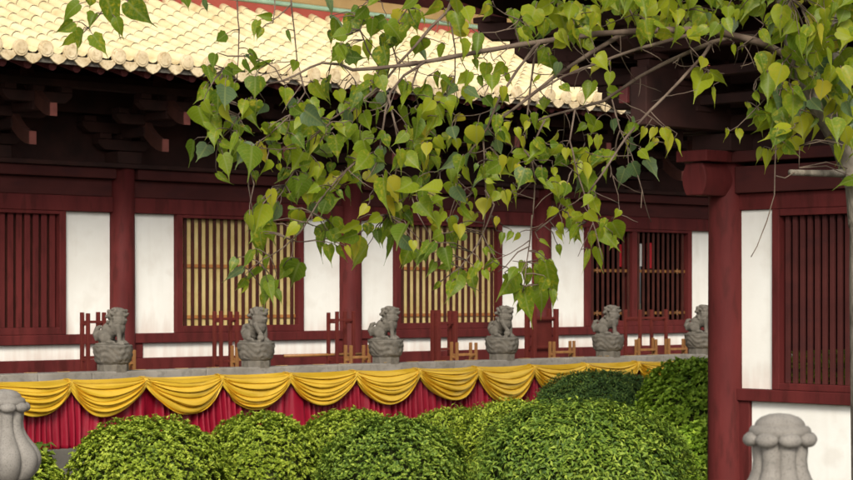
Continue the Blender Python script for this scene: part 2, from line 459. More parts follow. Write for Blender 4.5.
# bay offsets read from the photograph
a_l = HX(133) ; a_r = HX(175); b_l = HX(302); b_r = HX(341)
def bay_windows(k):
    if k == -1: return 'board'
    if k in (0, 1): return 'paper'
    if k == 2: return 'open'
    return 'board'
for k in ks[:-1]:
    xb = colx(k)
    lo, wl = xb + 0.176, xb + a_r
    wr, hi = xb + b_l, colx(k + 1) - 0.176
    if k == 2: wl, wr = HX(585), HX(690)
    for (p0, p1) in ((lo, wl), (wr, hi)):
        b = MB(); b.box(p0, p1, 0.03, 0.13, 1.207, zT - 0.002); b.build('plaster_panel', M['plaster'], hall)
    # lower plaster strip and the short red posts beside the columns
    b = MB(); b.box(lo + 0.14, hi - 0.10, 0.0, 0.13, 0.877, 1.073); b.build('plaster_panel', M['plaster'], hall)
    b = MB(); b.box(lo, lo + 0.138, -0.04, 0.14, 0.877, 1.073); b.build('short_post', M['red_wood'], hall, 0.006)
    b = MB(); b.box(hi - 0.098, hi, -0.04, 0.14, 0.877, 1.073); b.build('short_post', M['red_wood'], hall, 0.006)
    kind = bay_windows(k)
    fr = MB()
    fr.box(wl, wl + 0.10, -0.05, 0.14, 1.207, zT - 0.002)
    fr.box(wr - 0.10, wr, -0.05, 0.14, 1.207, zT - 0.002)
    fr.box(wl + 0.10, wr - 0.10, -0.05, 0.14, 1.207, zW0)
    fr.box(wl + 0.10, wr - 0.10, -0.05, 0.14, zW1, zT - 0.002)
    if kind == 'open':
        xm = HX(633); fr.box(xm - 0.06, xm + 0.06, -0.045, 0.135, zW0, zW1)
    win = fr.build('window', M['red_wood'], hall, 0.006)
    pitch = 0.125
    n = int((wr - wl - 0.2) / pitch)
    bars = MB()
    x = wl + 0.10 + ((wr - wl - 0.2) - (n - 1) * pitch) / 2
    for i in range(n):
        xx = x + i * pitch
        hw = 0.024 if kind != 'board' else 0.040
        if kind == 'open' and abs(xx - xm) < 0.10: continue
        bars.box(xx - hw, xx + hw, 0.0, 0.024, zW0 + 0.001, zW1 - 0.001)
    bars.build('lattice_bars', M['lattice'] if kind != 'board' else M['red_wood'], win, 0.004)
    if kind != 'board':
        for zz in (1.42, 2.12):
            rl = MB(); rl.box(wl + 0.102, wr - 0.102, 0.026, 0.038, zz - 0.024, zz + 0.024)
            rl.build('lattice_rail', M['gold_rail'] if kind == 'paper' else M['gilt'], win)
    if kind == 'open':
        for px in (597, 677):
            for zz in (1.42, 2.12):
                kn = MB(); xx = HX(px)
                for dx, dz in ((0, 0), (0.03, 0), (-0.03, 0), (0, 0.03), (0, -0.03)):
                    kn.ball((xx + dx, -0.005, zz + dz), (0.019, 0.010, 0.019), seg=8, ring=6)
                kn.build('gilt_flower', M['gilt'], win, smooth=True)
    if kind == 'paper':
        b = MB(); b.box(wl + 0.102, wr - 0.102, 0.045, 0.06, zW0, zW1); b.build('backing_board', M['paper'], win)
    if kind == 'board':
        b = MB(); b.box(wl + 0.102, wr - 0.102, 0.07, 0.10, zW0, zW1); b.build('backing_board', M['lattice'], win)
# rear and end walls, ceiling; the rear wall has one tall opening behind the open lattice
tq = (645 - CX) / F
def through(px, yl): return HX(px, yl)
yb = 6.0
ox0, ox1 = HX(627, yb), HX(646, yb)
b = MB()
b.box(X0, ox0, yb, yb + 0.15, 0, 3.45); b.box(ox1, X1, yb, yb + 0.15, 0, 3.45)
b.box(ox0, ox1, yb, yb + 0.15, 0, 1.0); b.box(ox0, ox1, yb, yb + 0.15, 2.75, 3.45)
b.box(X0 - 0.15, X0, 0.2, yb, 0, 3.45); b.box(X1, X1 + 0.15, 0.2, yb, 0, 3.45)
b.box(X0, X1, 0.2, yb, 3.462, 3.52)
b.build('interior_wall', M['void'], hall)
# eaves: z of the roof surface at distance s up from the eave
YE, ZE = -2.2, 4.58
SL = 3.75
def rz(s): return ZE + 0.285 * s + 0.020 * s * s
# boarded soffit and rafters
so = MB()
ss = np.linspace(0.06, SL, 14)
for i in range(len(ss) - 1):
    a, c = ss[i], ss[i+1]
    so.add([(X0-1, YE+a, rz(a)-0.10), (X1+1, YE+a, rz(a)-0.10), (X1+1, YE+c, rz(c)-0.10), (X0-1, YE+c, rz(c)-0.10),
            (X0-1, YE+a, rz(a)-0.13), (X1+1, YE+a, rz(a)-0.13), (X1+1, YE+c, rz(c)-0.13), (X0-1, YE+c, rz(c)-0.13)],
           [(0,1,2,3),(7,6,5,4),(0,4,5,1),(3,2,6,7)])
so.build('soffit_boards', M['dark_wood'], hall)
b = MB(); b.box(X0-1, X1+1, YE+0.02, YE+0.055, ZE-0.13, ZE-0.055); b.build('eave_board', M['stone'], hall)
TP = 0.34
x_first = HX(20, YE)                                # a round tile end seen at x = 20
i0 = math.ceil((HX(-120, YE) - x_first) / TP); i1 = math.floor((HX(800, YE) - x_first) / TP)
ra = None
for i in range(i0, i1 + 1):
    if ra is None:
        m_ = MB()
        pts = [(0, YE + s, rz(s) - 0.13 - 0.055) for s in (0.10, 0.8, 1.5, 2.2)]
        m_.tube(pts, 0.055, 10)
        ra = m_.build('rafter', M['rafter_wood'], hall); c = ra
    else:
        c = ra.copy(); COL.objects.link(c); c.parent = hall
    c.location = (x_first + (i + 0.5) * TP, 0, 0)
# tiles: pans and barrels in one surface, a small step at every course
xs_, Vt, Qt, tint = [], [], [], []
cross = []
rb = 0.088
for a in np.linspace(math.pi, 0, 9): cross.append((rb * math.cos(a), 0.02 + rb * math.sin(a)))
for u in (0.25, 0.5, 0.75): cross.append((rb + (TP - 2*rb) * u, -0.028 * math.sin(math.pi * u)))
courses = np.arange(0, SL, 0.30)
nc = len(cross)
lrng = np.random.default_rng(3)
for i in range(i0 - 2, i1 + 3):
    xc = x_first + i * TP
    for ci, s0 in enumerate(courses):
        s1 = min(s0 + 0.30, SL)
        base = len(Vt)
        tv = lrng.random(); tp = lrng.random()
        jit = (lrng.random() - 0.5) * 0.006
        for (s, gk, lift) in ((s0, 1.012, 0.004), (s0 + 0.285, 0.99, 0.0), (s1, 0.982, -0.002)):
            for j, (cx_, cz_) in enumerate(cross):
                k_ = gk if j < 9 else 1.0
                Vt.append((xc + jit + cx_ * k_, YE + s, rz(s) + (cz_ * k_ if j < 9 else cz_) + lift))
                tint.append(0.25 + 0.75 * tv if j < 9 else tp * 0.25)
            # closing vertex at the next barrel
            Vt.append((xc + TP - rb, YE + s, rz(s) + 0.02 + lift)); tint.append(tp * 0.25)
        for r_ in range(2):
            for j in range(nc):
                a = base + r_ * (nc + 1) + j
                Qt.append((a, a + 1, a + nc + 2, a + nc + 1))
me = np_mesh('roof_tiles', Vt, Qt, {'tint': tint})
o = link('roof_tiles', me, M['tile'], hall)
# eave ends: round caps and pointed drip tiles
cp = MB()
for i in range(i0 - 2, i1 + 3):
    xc = x_first + i * TP
    j1, j2 = random.uniform(-0.008, 0.008), random.uniform(-0.01, 0.01)
    poly = [(xc + j1 + 0.098 * math.cos(a), ZE + 0.018 + j2 + 0.098 * math.sin(a)) for a in np.linspace(0, 2*math.pi, 20, endpoint=False)]
    cp.prism(poly, 'y', YE - 0.035, YE + 0.01)
    poly = [(xc + j1 + 0.074 * math.cos(a), ZE + 0.018 + j2 + 0.074 * math.sin(a)) for a in np.linspace(0, 2*math.pi, 20, endpoint=False)]
    cp.prism(poly, 'y', YE - 0.043, YE - 0.034)
    xd = xc + TP / 2
    prof_ = [(-0.125, 0.02), (-0.06, -0.012), (0.06, -0.012), (0.125, 0.02), (0.118, -0.055), (0.065, -0.105), (0, -0.135), (-0.065, -0.105), (-0.118, -0.055)]
    cp.prism([(xd + j1 + a, ZE - 0.022 + j2 + c) for a, c in prof_], 'y', YE - 0.02, YE + 0.012)
cp.build('eave_tile_ends', M['tile_end'], hall, 0.005)
# band at the head of the lower roof: red wall, green course, yellow course, dark upper wall
yr, zr = YE + SL, rz(SL)
b = MB(); b.box(X0-1, X1+1, yr - 0.02, yr + 0.2, zr - 0.2, zr + 0.165); b.build('ridge_wall', M['ridge_red'], hall)
b = MB(); b.tube([(X0-1, yr - 0.01, zr + 0.20), (X1+1, yr - 0.01, zr + 0.20)], 0.04, 10); b.build('ridge_green_course', M['teal'], hall, smooth=True)
b = MB(); b.box(X0-1, X1+1, yr + 0.0, yr + 0.22, zr + 0.235, zr + 0.42); b.build('ridge_yellow_course', M['ridge_yellow'], hall, 0.02)
b = MB(); b.box(X0, X1, yr + 0.3, yr + 0.5, zr - 0.3, zr + 2.2); b.build('upper_wall', M['beam_wood'], hall)
b = MB()
b.prism([(yr - 1.6, zr + 1.75), (yr - 1.55, zr + 1.9), (yr + 4.2, zr + 4.2), (yr + 9.9, zr + 1.9), (yr + 9.9, zr + 1.75), (yr + 4.2, zr + 3.9)], 'x', X0 - 1, X1 + 1)
b.build('upper_roof', M['tile'], hall)
b = MB(); b.box(X0, X1, yr + 8, yr + 8.2, 3.5, zr + 2.4); b.box(X0-0.1, X0, yr+0.5, yr+8, 3.5, zr+2.4); b.box(X1, X1+0.1, yr+0.5, yr+8, 3.5, zr+2.4)
b.build('upper_wall', M['beam_wood'], hall)
# bracket sets under the eaves
def bracket(name, parent):
    b = MB()
    b.box(-0.19, 0.19, -0.19, 0.19, 3.462, 3.62)
    for j, (hl, z) in enumerate(((0.42, 3.64), (0.66, 3.86))):
        b.prism([(-hl, z + 0.14), (-hl, z + 0.08), (-hl + 0.10, z), (hl - 0.10, z), (hl, z + 0.08), (hl, z + 0.14)], 'y', -0.07, 0.07)
        for sx in (-1, 0, 1): b.box(sx*(hl-0.1)-0.09, sx*(hl-0.1)+0.09, -0.10, 0.10, z + 0.142, z + 0.215)
    for (yy, hl, z) in ((-0.55, 0.5, 3.95), (-1.05, 0.5, 4.10)):
        b.prism([(-hl, z + 0.13), (-hl, z + 0.08), (-hl + 0.10, z), (hl - 0.10, z), (hl, z + 0.08), (hl, z + 0.13)], 'y', yy - 0.06, yy + 0.06)
        for sx in (-1, 0, 1): b.box(sx*(hl-0.1)-0.08, sx*(hl-0.1)+0.08, yy-0.09, yy+0.09, z + 0.132, z + 0.20)
    b.box(-0.07, 0.07, -0.60, 0.1, 3.80, 3.93)
    b.box(-0.07, 0.07, -1.10, 0.1, 4.00, 4.10)
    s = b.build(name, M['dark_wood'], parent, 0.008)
    for (ye, z0) in ((-0.98, 3.58), (-1.45, 3.90)):
        a = MB()
        q_ = [0.62, 0.52, 0.42, 0.32, 0.23, 0.15, 0.08, 0.0]
        top = [(ye + t_, z0 + 0.165 + 0.62 * (t_ / 0.62) ** 1.9) for t_ in q_]
        bot = [(ye + t_ * 1.12, z0 + 0.62 * (t_ / 0.62) ** 1.7 * 0.86) for t_ in q_[::-1]]
        a.prism(top + bot, 'x', -0.05, 0.05)
        arm = a.build('bracket_arm', M['arm_wood'], s, 0.006)
        c = MB(); c.box(-0.048, 0.048, ye - 0.014, ye - 0.001, z0 + 0.002, z0 + 0.163); t_ = c.build('bracket_tip', M['tip_wood'], s)
    return s
b0 = None
for k2 in range(-3, 9):
    if b0 is None: b0 = bracket('bracket_set', hall); c = b0
    else: c = copy_tree(b0, hall)
    c.location = ((colx(k2 // 2) + colx((k2 + 1) // 2)) / 2, 0, 0)
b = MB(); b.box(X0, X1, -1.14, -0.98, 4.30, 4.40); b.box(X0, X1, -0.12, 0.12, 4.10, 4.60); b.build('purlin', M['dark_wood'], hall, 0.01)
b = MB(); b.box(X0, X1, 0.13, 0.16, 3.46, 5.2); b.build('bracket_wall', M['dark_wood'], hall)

# banners hanging inside, seen through the open lattice
def banner(px, y, hw, z0, z1, mat, label):
    xr = HX(px, y)
    cb = MB(); cb.box(xr - hw, xr + hw, y, y + 0.004, z0, z1)
    o = cb.build('hanging_banner', mat); o.location = O; o.rotation_euler.z = HALL_ROT
    tag(o, label, 'banner')
banner(649.5, 0.16, 0.07, 2.17, 2.60, M['red_banner'], 'narrow red cloth banner hanging behind the right leaf of the dark lattice window')
banner(640.5, 0.16, 0.10, 2.20, 2.58, M['white_cloth'], 'narrow white cloth strip beside the red banner behind the dark lattice window')
banner(623, 0.16, 0.09, 2.19, 2.56, M['red_banner'], 'red cloth banner hanging behind the left leaf of the dark lattice window')

# ------------------------------------------------------------------ pavilion wing on the right
pav = tag(empty('side_pavilion', C0, PAV_ROT), 'red timber side pavilion at the right with a round corner column and dark lattice window', 'pavilion')
cm = MB()
cm.lathe([(0.30, -0.75), (0.30, -0.40), (0.26, -0.36), (0.26, -0.30), (0.178, -0.28), (0.190, -0.05), (0.186, 1.0), (0.180, 2.6), (0.178, 3.06)], 40)
o = cm.build('column', M['red_wood'], pav)
for p in o.data.polygons:
    if len(p.vertices) == 4: p.use_smooth = True
for i in (1, 2):
    c = o.copy(); COL.objects.link(c); c.parent = pav; c.location = (i * 3.4, 0, 0)
for i in (0, 1, 2):
    c = o.copy(); COL.objects.link(c); c.parent = pav; c.location = (i * 3.4, 3.2, 0)
pz = lambda py: PZ(760, py)
zt, zb = PZ(760, 210), PZ(760, 389)
zs0, zs1 = PZ(760, 401), PZ(760, 389)
PW = 3.4 * 2
def pbox(name, mat, x0, x1, y0, y1, z0, z1, bev=0.008): 
    b = MB(); b.box(x0, x1, y0, y1, z0, z1); return b.build(name, mat, pav, bev)
xa = PX(743.5); xpost = PX(752); xw = PX(775)
bays = ((0.17, 3.4 - 0.18), (3.4 + 0.18, 6.8 - 0.18))
for q, (x0, x1) in enumerate(bays):
    pbox('sill_beam', M['red_wood'], x0, x1, -0.07, 0.12, zs0, zs1)
    pbox('plaster_panel', M['plaster'], x0 + (xpost - x0 if q == 0 else 0.1), x1, 0.0, 0.11, -0.30, zs0 - 0.002, 0)
    pbox('short_post', M['red_wood'], x0, (xpost if q == 0 else x0 + 0.1) - 0.002, -0.04, 0.12, -0.30, zs0 - 0.002)
    wl = xw if q == 0 else x0 + 0.3
    pbox('plaster_panel', M['plaster'], x0, wl, 0.0, 0.11, zs1 + 0.002, zt, 0)
    wr = x1 - 0.3
    pbox('plaster_panel', M['plaster'], wr, x1, 0.0, 0.11, zs1 + 0.002, zt, 0)
    zw1, zw0 = PZ(783, 216), PZ(783, 383)
    fr = MB()
    fr.box(wl, wl + 0.085, -0.05, 0.13, zs1 + 0.002, zt); fr.box(wr - 0.085, wr, -0.05, 0.13, zs1 + 0.002, zt)
    fr.box(wl + 0.085, wr - 0.085, -0.05, 0.13, zs1 + 0.002, zw0); fr.box(wl + 0.085, wr - 0.085, -0.05, 0.13, zw1, zt)
    win = fr.build('window', M['red_wood'], pav, 0.006)
    bb = MB(); x = wl + 0.085 + 0.06
    while x < wr - 0.1:
        bb.box(x - 0.024, x + 0.024, 0.0, 0.035, zw0, zw1); x += 0.086
    bb.build('lattice_bars', M['beam_wood'], win, 0.004)
    pbox('lintel_board', M['red_wood'], x0, x1, -0.03, 0.13, zt + 0.002, PZ(760, 193))
    pbox('frieze_board', M['beam_wood'], x0, x1, -0.09, 0.13, PZ(760, 193) + 0.002, PZ(760, 166))
    pbox('frieze_board', M['red_wood'], x0, x1, 3.1, 3.25, 2.0, 3.06)
zcap0, zcap1 = PZ(727, 164), PZ(727, 153)
pbox('plate_beam', M['beam_wood'], -0.42, PW, -0.15, 0.15, zcap0, zcap1)
# the drum-shaped end of the side beam, sticking out past the corner column
zE0, zE1 = PZ(727, 197), PZ(727, 165) 
hgt = zE1 - zE0
prof_ = []
for s in np.linspace(0, 1, 15): prof_.append((0.088 + 0.062 * math.sin(math.pi * (0.06 + 0.88 * s)), zE0 + hgt * s))
poly = [(a, z) for a, z in prof_] + [(-a, z) for a, z in reversed(prof_)]
b = MB(); b.prism(poly, 'y', -0.50, 3.3); o = b.build('side_beam', M['red_wood'], pav, 0.012)
pbox('side_plate', M['red_wood'], -0.19, 0.19, -0.54, -0.152, zcap0, zcap1)
pbox('side_plate', M['beam_wood'], -0.15, 0.15, 0.152, 3.3, zcap0, zcap1)
# side wall between the two end columns, rear wall with a low opening
pbox('plaster_panel', M['plaster'], -0.05, 0.06, 0.18, 3.02, -0.30, 0.45, 0); pbox('side_board', M['beam_wood'], -0.05, 0.06, 0.18, 3.02, 1.16, 3.0, 0)
b = MB(); b.box(0.2, PW, 3.15, 3.25, -0.3, 3.06)
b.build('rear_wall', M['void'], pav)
pbox('ceiling_boards', M['dark_wood'], 0, PW, 0.16, 3.1, zcap0, zcap0 + 0.05, 0)
t = MB(); t.box(-0.40, PW + 0.5, -0.42, 3.7, -1.0, -0.302)
o = t.build('platform', M['plinth'], pav, 0.01)
# corner brackets: tiers that step outwards and upwards
cb = MB()
zc = zcap1
cb.box(-0.24, 0.24, -0.24, 0.24, zc, zc + 0.17)
tiers = [(0.62, 0.19), (0.95, 0.42), (1.30, 0.65), (1.62, 0.88), (1.9, 1.10)]
def arm_profile(r, z): return [(-r, z + 0.17), (-r, z + 0.10), (-r + 0.14, z), (0.5, z), (0.5, z + 0.17)]
for j, (r, dz) in enumerate(tiers):
    z = zc + dz
    cb.prism(arm_profile(r * 0.95, z), 'x', -0.075, 0.075)                # towards the courtyard (-y)
    cb.prism(arm_profile(r, z + 0.003), 'y', -0.074, 0.074)               # sideways (-x)
    dg = MB(); dg.prism(arm_profile(r * 1.28, z + 0.006), 'y', -0.08, 0.08)
    cr, sr = math.cos(R(45)), math.sin(R(45))
    cb.add([(x_*cr - y_*sr, x_*sr + y_*cr, z_) for x_, y_, z_ in dg.v], dg.f)
    for (bx, by) in ((-r + 0.12, 0), (0, -r * 0.95 + 0.12), ((-r*1.28+0.12)*cr, (-r*1.28+0.12)*sr), (0, 0)):
        cb.box(bx-0.12, bx+0.12, by-0.12, by+0.12, z + 0.175, z + 0.232)
    if j < 4:
        for yy in (-r * 0.95 + 0.12,):
            cb.box(-r*0.8, 3.4, yy - 0.06, yy + 0.06, z + 0.235, z + 0.33)
        cb.box(-r + 0.06, -r + 0.18, -r*0.8, 3.2, z + 0.238, z + 0.333)
for (px, py0, py1, yl) in ((623, 87, 104, -1.2), (645, 112, 128, -0.9), (668, 130, 146, -0.6)):
    cb.box(PX(px, yl), -0.1, yl - 0.07, yl + 0.07, PZ(px, py1, yl), PZ(px, py0, yl))
cb.box(-0.1, 0.1, -1.3, 0.1, zc + 0.2, zc + 0.75)
br = cb.build('corner_bracket', M['dark_wood'], pav, 0.01)
tp = MB()
def tip(px, py, yl, hh=0.2, ww=0.10):
    x, z = PX(px, yl), PZ(px, py, yl)
    tp.prism([(yl - 0.03, z + hh/2), (yl - 0.04, z - hh/2), (yl + 0.02, z - hh/2), (yl + 0.05, z + hh/2)], 'x', x - ww/2, x + ww/2)
tip(647, 121, -0.96, 0.17, 0.07); tp.build('bracket_tip', M['rafter_wood'], br, 0.006)
tp = MB(); tip(625.5, 95, -1.27, 0.16, 0.10); tp.build('bracket_tip', M['rafter_wood'], br, 0.006)
pbox('bracket_wall', M['dark_wood'], 0.10, PW, 0.10, 0.14, zcap1 + 0.001, zc + 2.2, 0)
pbox('bracket_wall', M['dark_wood'], 0.06, 0.10, 0.14, 3.2, zcap1 + 0.001, zc + 2.2, 0)
# intermediate brackets along the front
for xx in (1.7, 3.4, 5.1):
    bm_ = MB()
    bm_.box(xx-0.2, xx+0.2, -0.2, 0.2, zc, zc + 0.17)
    for j, (r, dz) in enumerate(tiers[:4]):
        z = zc + dz
        bm_.add([(p[0] + xx, p[1], p[2]) for p in MB().prism(arm_profile(r*0.95, z + 0.009), 'x', -0.07, 0.07).v], MB().prism(arm_profile(r*0.95, z), 'x', -0.07, 0.07).f)
        bm_.box(xx - 0.5 - 0.08*j, xx + 0.5 + 0.08*j, -0.07, 0.07, z + 0.02, z + 0.15)
    bm_.build('bracket_set', M['dark_wood'], pav, 0.008)
# roof: underside, slopes and eaves turning up at the corner
zs = zc + 1.36
def eave_z(tx):       # lift towards the corner
    return zs - 0.06 + 0.30 * max(0.0, 1 - tx / 3.0) ** 2
OV = 2.05
rf = MB()
nx = 14
frow, brow, trow, rrow = [], [], [], []
for i in range(nx + 1):
    tx = (PW + OV + 2) * i / nx
    frow.append((-OV + tx, -OV, eave_z(tx)))
    brow.append((-OV + tx, 3.2 + OV, eave_z(tx)))
    trow.append((max(-OV + tx, 0.0), 1.6, zs + 1.75))
def sheet(mb, rows, th=0.10):
    n_ = len(rows[0]); vs_ = [p for r_ in rows for p in r_] + [(p[0], p[1], p[2] + th) for r_ in rows for p in r_]
    m_ = len(rows) * n_; fs = []
    for j in range(len(rows) - 1):
        for i in range(n_ - 1):
            a = j*n_ + i
            fs.append((a, a+1, a+n_+1, a+n_)); fs.append((m_+a, m_+a+n_, m_+a+n_+1, m_+a+1))
    for i in range(n_ - 1):
        fs.append((i, m_+i, m_+i+1, i+1)); a = (len(rows)-1)*n_ + i; fs.append((a, a+1, m_+a+1, m_+a))
    mb.add(vs_, fs)
mid_f = [((f[0]*0.45 + t_[0]*0.55), (f[1]*0.45 + t_[1]*0.55), f[2]*0.45 + t_[2]*0.55 - 0.22) for f, t_ in zip(frow, trow)]
mid_b = [((f[0]*0.45 + t_[0]*0.55), (f[1]*0.45 + t_[1]*0.55), f[2]*0.45 + t_[2]*0.55 - 0.22) for f, t_ in zip(brow, trow)]
sheet(rf, [frow, mid_f, trow]); sheet(rf, [trow, mid_b, brow])
srow, smid, stop_ = [], [], []
for i in range(9):
    ty = (3.2 + 2*OV) * i / 8
    e = (-OV, -OV + ty, eave_z(min(ty, 3.2 + 2*OV - ty)))
    tt = (0.0, 1.6, zs + 1.75)
    srow.append(e); stop_.append(tt); smid.append((e[0]*.45+tt[0]*.55, e[1]*.45+tt[1]*.55, e[2]*.45+tt[2]*.55-0.22))
sheet(rf, [srow, smid, stop_])
rf.build('roof', M['dark_wood'], pav)
ed = MB()
for i in range(nx):
    a, c = frow[i], frow[i+1]
    ed.tube([(a[0], a[1]-0.01, a[2]+0.14), (c[0], c[1]-0.01, c[2]+0.14)], 0.06, 8)
for i in range(8):
    a, c = srow[i], srow[i+1]
    ed.tube([(a[0]-0.01, a[1], a[2]+0.14), (c[0]-0.01, c[1], c[2]+0.14)], 0.06, 8)
ed.build('eave_tiles', M['teal'], pav, smooth=True)

# ------------------------------------------------------------------ stone balustrade, lions, drapery
YB = -3.0
def lion_x(px): return HX(px, YB)
bal = tag(empty('stone_balustrade', O, HALL_ROT), 'long grey stone balustrade along the terrace edge behind the gold drapery', 'balustrade')
LX = [lion_x(p) for p in (113, 256, 386, 502, 608, 700)]
z_cop = HZ(60, 372.5, YB)
xs_l = HX(-110, YB)
step = 2.1
edges = [xs_l] + [HX(p, YB) for p in (30, 84, 198, 330, 446, 556, 655)] + [HX(790, YB)]
for a, c in zip(edges[:-1], edges[1:]):
    b = MB(); b.box(a + 0.004, c - 0.004, YB - 0.17, YB + 0.17, z_cop - 0.12, z_cop); b.build('handrail', M['coping'], bal, 0.01)
b = MB(); b.box(xs_l, HX(790, YB), YB - 0.07, YB + 0.07, 0.0, z_cop - 0.122); b.build('balustrade_panel', M['stone'], bal)

def remeshed(mb, name, voxel, smooth_it=2, disp=0.0):
    me = mb.mesh(name)
    o = bpy.data.objects.new(name, me); COL.objects.link(o)
    m = o.modifiers.new('r', 'REMESH'); m.mode = 'VOXEL'; m.voxel_size = voxel
    if smooth_it:
        s = o.modifiers.new('s', 'SMOOTH'); s.iterations = smooth_it; s.factor = 0.5
    dg = bpy.context.evaluated_depsgraph_get()
    ev = o.evaluated_get(dg)
    out = bpy.data.meshes.new_from_object(ev)
    bpy.data.objects.remove(o); bpy.data.meshes.remove(me)
    out.name = name
    out.polygons.foreach_set('use_smooth', [True] * len(out.polygons))
    return out
def lion_mesh(kind):
    b = MB()
    # local: faces +x, sits on z = 0, about 0.42 tall
    b.box(-0.17, 0.17, -0.11, 0.11, 0.0, 0.022)
    b.ball((-0.085, 0, 0.095), (0.105, 0.10, 0.085))                         # rump
    b.ball((-0.03, 0, 0.165), (0.105, 0.085, 0.095), (0, R(-42), 0))          # back
    b.ball((0.055, 0, 0.205), (0.098, 0.092, 0.115), (0, R(-18), 0))           # chest
    b.ball((0.078, 0, 0.275), (0.092, 0.098, 0.085))                          # mane
    b.ball((0.078, 0, 0.345), (0.092, 0.088, 0.078))                          # head
    b.ball((0.145, 0, 0.336), (0.044, 0.054, 0.027))                          # muzzle
    b.ball((0.140, 0, 0.278), (0.038, 0.044, 0.015))                          # jaw
    b.ball((0.184, 0, 0.352), (0.015, 0.026, 0.012))                          # nose
    b.ball((-0.01, 0, 0.335), (0.05, 0.07, 0.07))                             # back of the mane
    for s in (-1, 1):
        b.ball((0.140, s*0.040, 0.388), (0.036, 0.028, 0.015))                # brows
        b.ball((0.158, s*0.036, 0.369), (0.012, 0.013, 0.010))                # eyes
        b.ball((0.06, s*0.082, 0.385), (0.020, 0.016, 0.026))                 # ears
        b.ball((-0.06, s*0.088, 0.085), (0.075, 0.036, 0.068), (0, R(20), 0)) # haunch
        b.ball((0.005, s*0.098, 0.035), (0.060, 0.026, 0.020))                # hind foot
        if kind == 'b' and s == -1:
            b.tube([(0.065, s*0.07, 0.22), (0.115, s*0.078, 0.15), (0.15, s*0.072, 0.105)], [0.038, 0.030, 0.026], 10)
            b.ball((0.155, s*0.072, 0.098), (0.036, 0.030, 0.018))
            b.ball((0.150, s*0.066, 0.055), (0.048, 0.046, 0.046))            # ball under the paw
        else:
            b.tube([(0.075, s*0.062, 0.22), (0.098, s*0.066, 0.13), (0.102, s*0.064, 0.03)], [0.040, 0.030, 0.027], 10)
            b.ball((0.122, s*0.064, 0.032), (0.038, 0.030, 0.020))
        # curls of the mane
        for (cx_, cz_) in ((0.04, 0.30), (0.06, 0.25), (0.02, 0.35), (0.045, 0.405), (-0.03, 0.38), (-0.045, 0.32), (-0.03, 0.26), (0.0, 0.22), (0.085, 0.22)):
            b.ball((cx_, s*(0.070 if cz_ < 0.38 else 0.045), cz_), (0.022, 0.022, 0.022))
    for i in range(6):
        b.ball((0.02 + 0.02*math.sin(i), (i-2.5)*0.022, 0.412 - 0.004*abs(i-2.5)), (0.02, 0.014, 0.016))
    b.tube([(-0.17, 0, 0.05), (-0.20, 0, 0.12), (-0.175, 0.0, 0.19), (-0.13, 0, 0.21)], [0.03, 0.034, 0.03, 0.018], 10)   # tail
    return remeshed(b, 'lion', 0.0065, 1)
LION = {'a': lion_mesh('a'), 'b': lion_mesh('b')}
def post_capital_mesh():
    b = MB()
    oct_ = lambda a: 1.0
    b.lathe([(0.150, -0.235), (0.175, -0.225), (0.205, -0.19), (0.222, -0.13), (0.226, -0.06), (0.220, -0.012), (0.205, 0.0)], 40)
    return b
cap_lobes = None
cm_ = MB()
prof = []
for i in range(31):
    tt = i / 30
    z = -0.235 + 0.235 * tt
    r = float(np.interp(tt, [0, 0.06, 0.15, 0.28, 0.5, 0.8, 0.93, 0.97, 1.0], [0.165, 0.182, 0.200, 0.213, 0.222, 0.227, 0.228, 0.224, 0.214]))
    prof.append((r, z))
def carve(a, z):      # carved scroll relief
    return 1 + 0.040 * math.sin(7 * a + 26 * z) * math.sin(62 * z + 3 * math.sin(5 * a)) * (1 if -0.2 < z < -0.02 else 0)
cm_.lathe(prof, 96, lobes=carve)
capital_me = cm_.mesh('capital'); capital_me.polygons.foreach_set('use_smooth', [len(p.vertices) == 4 for p in capital_me.polygons])
sh = MB()
sh.lathe([(0.185, 0.0), (0.185, 0.62), (0.168, 0.64), (0.168, 0.70), (0.185, 0.72), (0.188, 0.80)], 8, start=R(22.5))
shaft_me = sh.mesh('shaft')
z_top = HZ(113, 344.6, YB)
lion_specs = [('a', -8, 'carved stone lion post before the red hall column, leftmost in the row'),
              ('b', -38, 'carved stone lion post with a raised paw before the left yellow lattice window'),
              ('a', -10, 'carved stone lion post in front of the white wall between the two yellow lattice windows'),
              ('b', -40, 'stone lion post with a raised paw right of the second yellow lattice window'),
              ('a', -8, 'carved stone lion post before the dark see-through lattice window'),
              ('a', -14, 'carved stone lion post half hidden behind the round red corner column')]
for x, (kd, face, lab) in zip(LX, lion_specs):
    root = tag(empty('lion_post', HW(x, YB, 0), HALL_ROT), lab, 'stone lion post', 'carved stone lion posts along the terrace balustrade')
    s = link('shaft', shaft_me, M['stone'], root, 0.006)
    s.scale.z = (z_top - 0.225) / 0.80
    c = link('capital', capital_me, M['stone'], root); c.location.z = z_top; c.rotation_euler.z = x
    l = link('lion', LION[kd], M['stone'], root); l.location.z = z_top - 0.004
    l.rotation_euler.z = R(face) - HALL_ROT; l.scale = (1.02, 1.02, 1.03)
    l.location.x = -0.01

